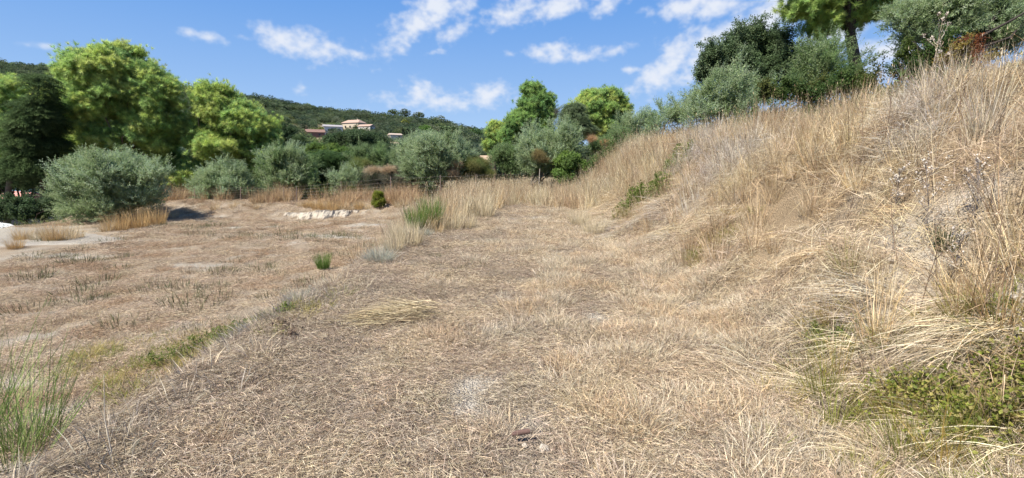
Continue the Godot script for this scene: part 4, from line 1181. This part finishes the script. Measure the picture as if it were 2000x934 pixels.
	for q in [[1025, 872, .018], [1062, 880, .03], [1100, 905, .025], [1740, 512, .035], [1985, 585, .03], [1930, 590, .025], [1960, 620, .03], [1900, 610, .02], [1995, 650, .035], [1580, 720, .025], [540, 705, .02], [320, 605, .04], [1108, 822, .02]]:
		single("stone", "small pale limestone lying loose on the dry ground", "stone", hit(q[0], q[1]) + Vector3(0, q[2] * .3, 0), stones[i % 3], M.bark, q[2], "loose pale stones")
		i += 1

func build_road() -> void:
	var s := Shape.new()
	var c := Color(.46, .42, .36)
	var pts := [Vector3(-11.6, 0, -13.2), Vector3(-14, 0, -13.7), Vector3(-18, 0, -15.2), Vector3(-24, 0, -18.5), Vector3(-32, 0, -24.0), Vector3(-44, 0, -32.0)]
	var prev := []
	for i in 81:
		var f := i / 80.0 * 4.999
		var k := int(f)
		var a: Vector3 = pts[k].lerp(pts[k + 1], f - k)
		var dir: Vector3 = (pts[k + 1] - pts[k]).normalized()
		var side := Vector3(-dir.z, 0, dir.x)
		var row := []
		for j in 9:
			var w := (j / 4.0 - 1.0) * lerpf(.5, 1.5, minf(f, 1.0)) * (1.0 + .12 * bump.get_noise_1d(i * 6.0 + (0 if j < 4 else 300)))
			var p := a + side * w
			p.y = H(p.x, p.z) + (.035 if j > 0 and j < 8 else -.05)
			row.append(p)
		if i:
			for j in 8: s.quad(prev[j], prev[j + 1], row[j + 1], row[j], vary(c, .04))
		prev = row
	tag(part("gravel_road", s.done(), M.ground, self), "pale gravel drive at the edge of the field", "road", "", "structure")
	# the cut in the chalk at the far side of the field
	var feet := [[540, 420], [556, 429], [590, 431], [620, 430], [650, 428], [680, 424], [702, 418]]
	var cs := Shape.new()
	prev = []
	for i in 97:
		var f := i / 96.0 * 5.999
		var k := int(f)
		var p := hit(lerpf(feet[k][0], feet[k + 1][0], f - k), lerpf(feet[k][1], feet[k + 1][1], f - k))
		var env := sin(PI * i / 96.0)
		var high := .42 * pow(env, .4) * (1.0 + .3 * bump.get_noise_1d(i * 5.0))
		var row := []
		for j in 9:
			var t := j / 8.0
			var q := p + Vector3(0, high * t - .06, -.05 - .3 * t - .12 * t * t)
			var nz := bump.get_noise_2d(i * .9, j * 1.6) * .1 + bump.get_noise_2d(i * 4.0, j * 7.0) * .02
			q += Vector3(0, nz * .5, nz) * (1.0 if j < 8 else .3)
			if j == 8: q += Vector3(0, -.1, -.7)
			row.append(q)
		if i:
			for j in 8: cs.quad(prev[j], row[j], row[j + 1], prev[j + 1], vary(Color(.36, .32, .262), .05))
		prev = row
	tag(part("chalk_bank", cs.done(), M.bark, self), "pale chalk cut exposed at the far edge of the field", "bank", "", "structure")

func build_fence() -> void:
	var base := on(554, 21.6)
	var t := thing("wire_fence", "rusty wire fence on thin posts behind the field", "fence", base)
	var tops := []
	for q in [[300, 372, 402], [380, 368, 398], [470, 365, 394], [554, 366, 392], [579, 363, 397], [666, 354, 390], [763, 345, 392], [860, 342, 385], [930, 340, 375], [1060, 335, 372]]:
		var p := on(q[0], 21.6)
		var top := at(q[0], q[1], 21.6)
		var s := Shape.new()
		s.tube(PackedVector3Array([p + Vector3(0, -.3, 0), Vector3((p.x + top.x) * .5, (p.y + top.y) * .5, p.z), top, top + Vector3(0, .004, 0)]), PackedFloat32Array([.018, .018, .018, .001]), 6, vary(Color(.23, .18, .15), .2))
		part("post", s.done(), M.bark, t, -base)
		tops.append([p, top])
	for k in 6:
		var s := Shape.new()
		for i in range(1, tops.size()):
			var a: Vector3 = tops[i - 1][0].lerp(tops[i - 1][1], .12 + .165 * k)
			var b: Vector3 = tops[i][0].lerp(tops[i][1], .12 + .165 * k)
			s.tube(PackedVector3Array([a, a.lerp(b, .5) - Vector3(0, .03, 0), b]), PackedFloat32Array([.003, .003, .003]), 3, Color(.3, .28, .26))
		part("wire", s.done(), M.bark, t, -base)
	# a lone stake with white tape
	var p := hit(985, 368)
	var top := at(985, 330, -p.z)
	var st := thing("wooden_stake", "brown wooden stake with scraps of white tape on its wire tip", "stake", p)
	var s := Shape.new()
	var hh := top.y - p.y
	s.tube(PackedVector3Array([Vector3(0, -.3, 0), Vector3(.02, hh * .5, 0), Vector3(.01, hh, 0), Vector3(.01, hh + .004, 0)]), PackedFloat32Array([.03, .028, .024, .001]), 7, Color(.16, .11, .08))
	part("post", s.done(), M.bark, st)
	var w := Shape.new()
	w.tube(PackedVector3Array([Vector3(.01, hh, 0), Vector3(-.05, hh + .2, 0), Vector3(-.13, hh + .38, 0)]), PackedFloat32Array([.004, .004, .003]), 4, Color(.4, .38, .35))
	part("wire_tip", w.done(), M.bark, st)
	for y in [.2, .37]:
		var r := Shape.new()
		for k in 14: leaf(r, Vector3(-.05 - y * .2 + rf(-.03, .03), hh + y + rf(-.05, .05), rf(-.03, .03)), rdir(), .1, .06, Color(.75, .74, .72))
		part("tape_scrap", r.done(), M.straw, st)

func build_car() -> void:
	# parked on the drive with only its nose in the picture; nose towards +X
	var nose := at(6, 440, 24.0)
	var base := Vector3(nose.x - 2.05, H(nose.x - 1.5, nose.z) + .02, nose.z)
	var t := thing("parked_car", "white car parked on the shaded drive, nose past the tall grass", "car", base)
	var side := [Vector2(-2.05, .35), Vector2(-2.08, .75), Vector2(-1.95, .98), Vector2(-1.6, 1.05), Vector2(-1.15, 1.42), Vector2(-.1, 1.46), Vector2(.75, 1.02), Vector2(1.5, .9), Vector2(1.92, .74), Vector2(2.05, .5), Vector2(2.02, .25), Vector2(-1.98, .25)]
	var paint := StandardMaterial3D.new()
	paint.albedo_color = Color(.86, .87, .88); paint.roughness = .3; paint.clearcoat_enabled = true
	var black := StandardMaterial3D.new()
	black.albedo_color = Color(.05, .05, .05); black.roughness = .6
	var s := Shape.new()
	var n := side.size()
	var half := func(p): return .84 - .22 * clampf((p.y - .9) / .6, 0, 1) - .1 * clampf((absf(p.x) - 1.5) / .6, 0, 1)
	for i in n:
		var a: Vector2 = side[i]
		var b: Vector2 = side[(i + 1) % n]
		var ha: float = half.call(a)
		var hb: float = half.call(b)
		s.quad(Vector3(a.x, a.y, ha), Vector3(b.x, b.y, hb), Vector3(b.x, b.y, -hb), Vector3(a.x, a.y, -ha), Color.WHITE)
		var c := Vector3(0, .7, .86)
		s.tri(Vector3(a.x, a.y, ha), c, Vector3(b.x, b.y, hb), Color.WHITE)
		s.tri(Vector3(b.x, b.y, -hb), c * Vector3(1, 1, -1), Vector3(a.x, a.y, -ha), Color.WHITE)
	part("body", s.done(), paint, t)
	part("windscreen", quad_mesh(Vector3(-.02, 1.44, .58), Vector3(.7, 1.07, .74), Vector3(.7, 1.07, -.74), Vector3(-.02, 1.44, -.58)), M.pane, t, Vector3(.02, .012, 0))
	for z in [-1, 1]:
		part("side_window", quad_mesh(Vector3(-1.2, 1.36, .68 * z), Vector3(-.1, 1.4, .68 * z), Vector3(.55, 1.06, .84 * z), Vector3(-1.5, 1.04, .84 * z)), M.pane, t, Vector3(0, 0, .03 * z))
		var hl := Shape.new()
		hl.box(Vector3(1.72, .62, .42 * z - .16), Vector3(2.02, .76, .42 * z + .16))
		part("headlight", hl.done(), flat(Color(.7, .74, .78), .15), t)
		for x in [-1.3, 1.3]:
			var ty := Shape.new()
			ty.tube(PackedVector3Array([Vector3(0, 0, -.01), Vector3(0, 0, 0), Vector3(0, 0, .2), Vector3(0, 0, .21)]), PackedFloat32Array([.2, .31, .31, .2]), 20, Color.WHITE)
			var wh := part("wheel", ty.done(), black, t, Vector3(x, .31, .86 * z - .1))
			var rm := Shape.new()
			rm.tube(PackedVector3Array([Vector3(0, 0, -.02), Vector3(0, 0, .22)]), PackedFloat32Array([.19, .19]), 16, Color.WHITE)
			rm.tube(PackedVector3Array([Vector3(0, 0, .215), Vector3(0, 0, .2151)]), PackedFloat32Array([.19, .01]), 16, Color.WHITE)
			part("rim", rm.done(), flat(Color(.5, .5, .52), .4), wh)
	var bp := Shape.new()
	bp.box(Vector3(1.9, .26, -.7), Vector3(2.1, .46, .7))
	part("bumper", bp.done(), flat(Color(.35, .36, .37), .5), t)
	var gr := Shape.new()
	gr.box(Vector3(1.95, .5, -.3), Vector3(2.07, .62, .3))
	part("grille", gr.done(), black, t)
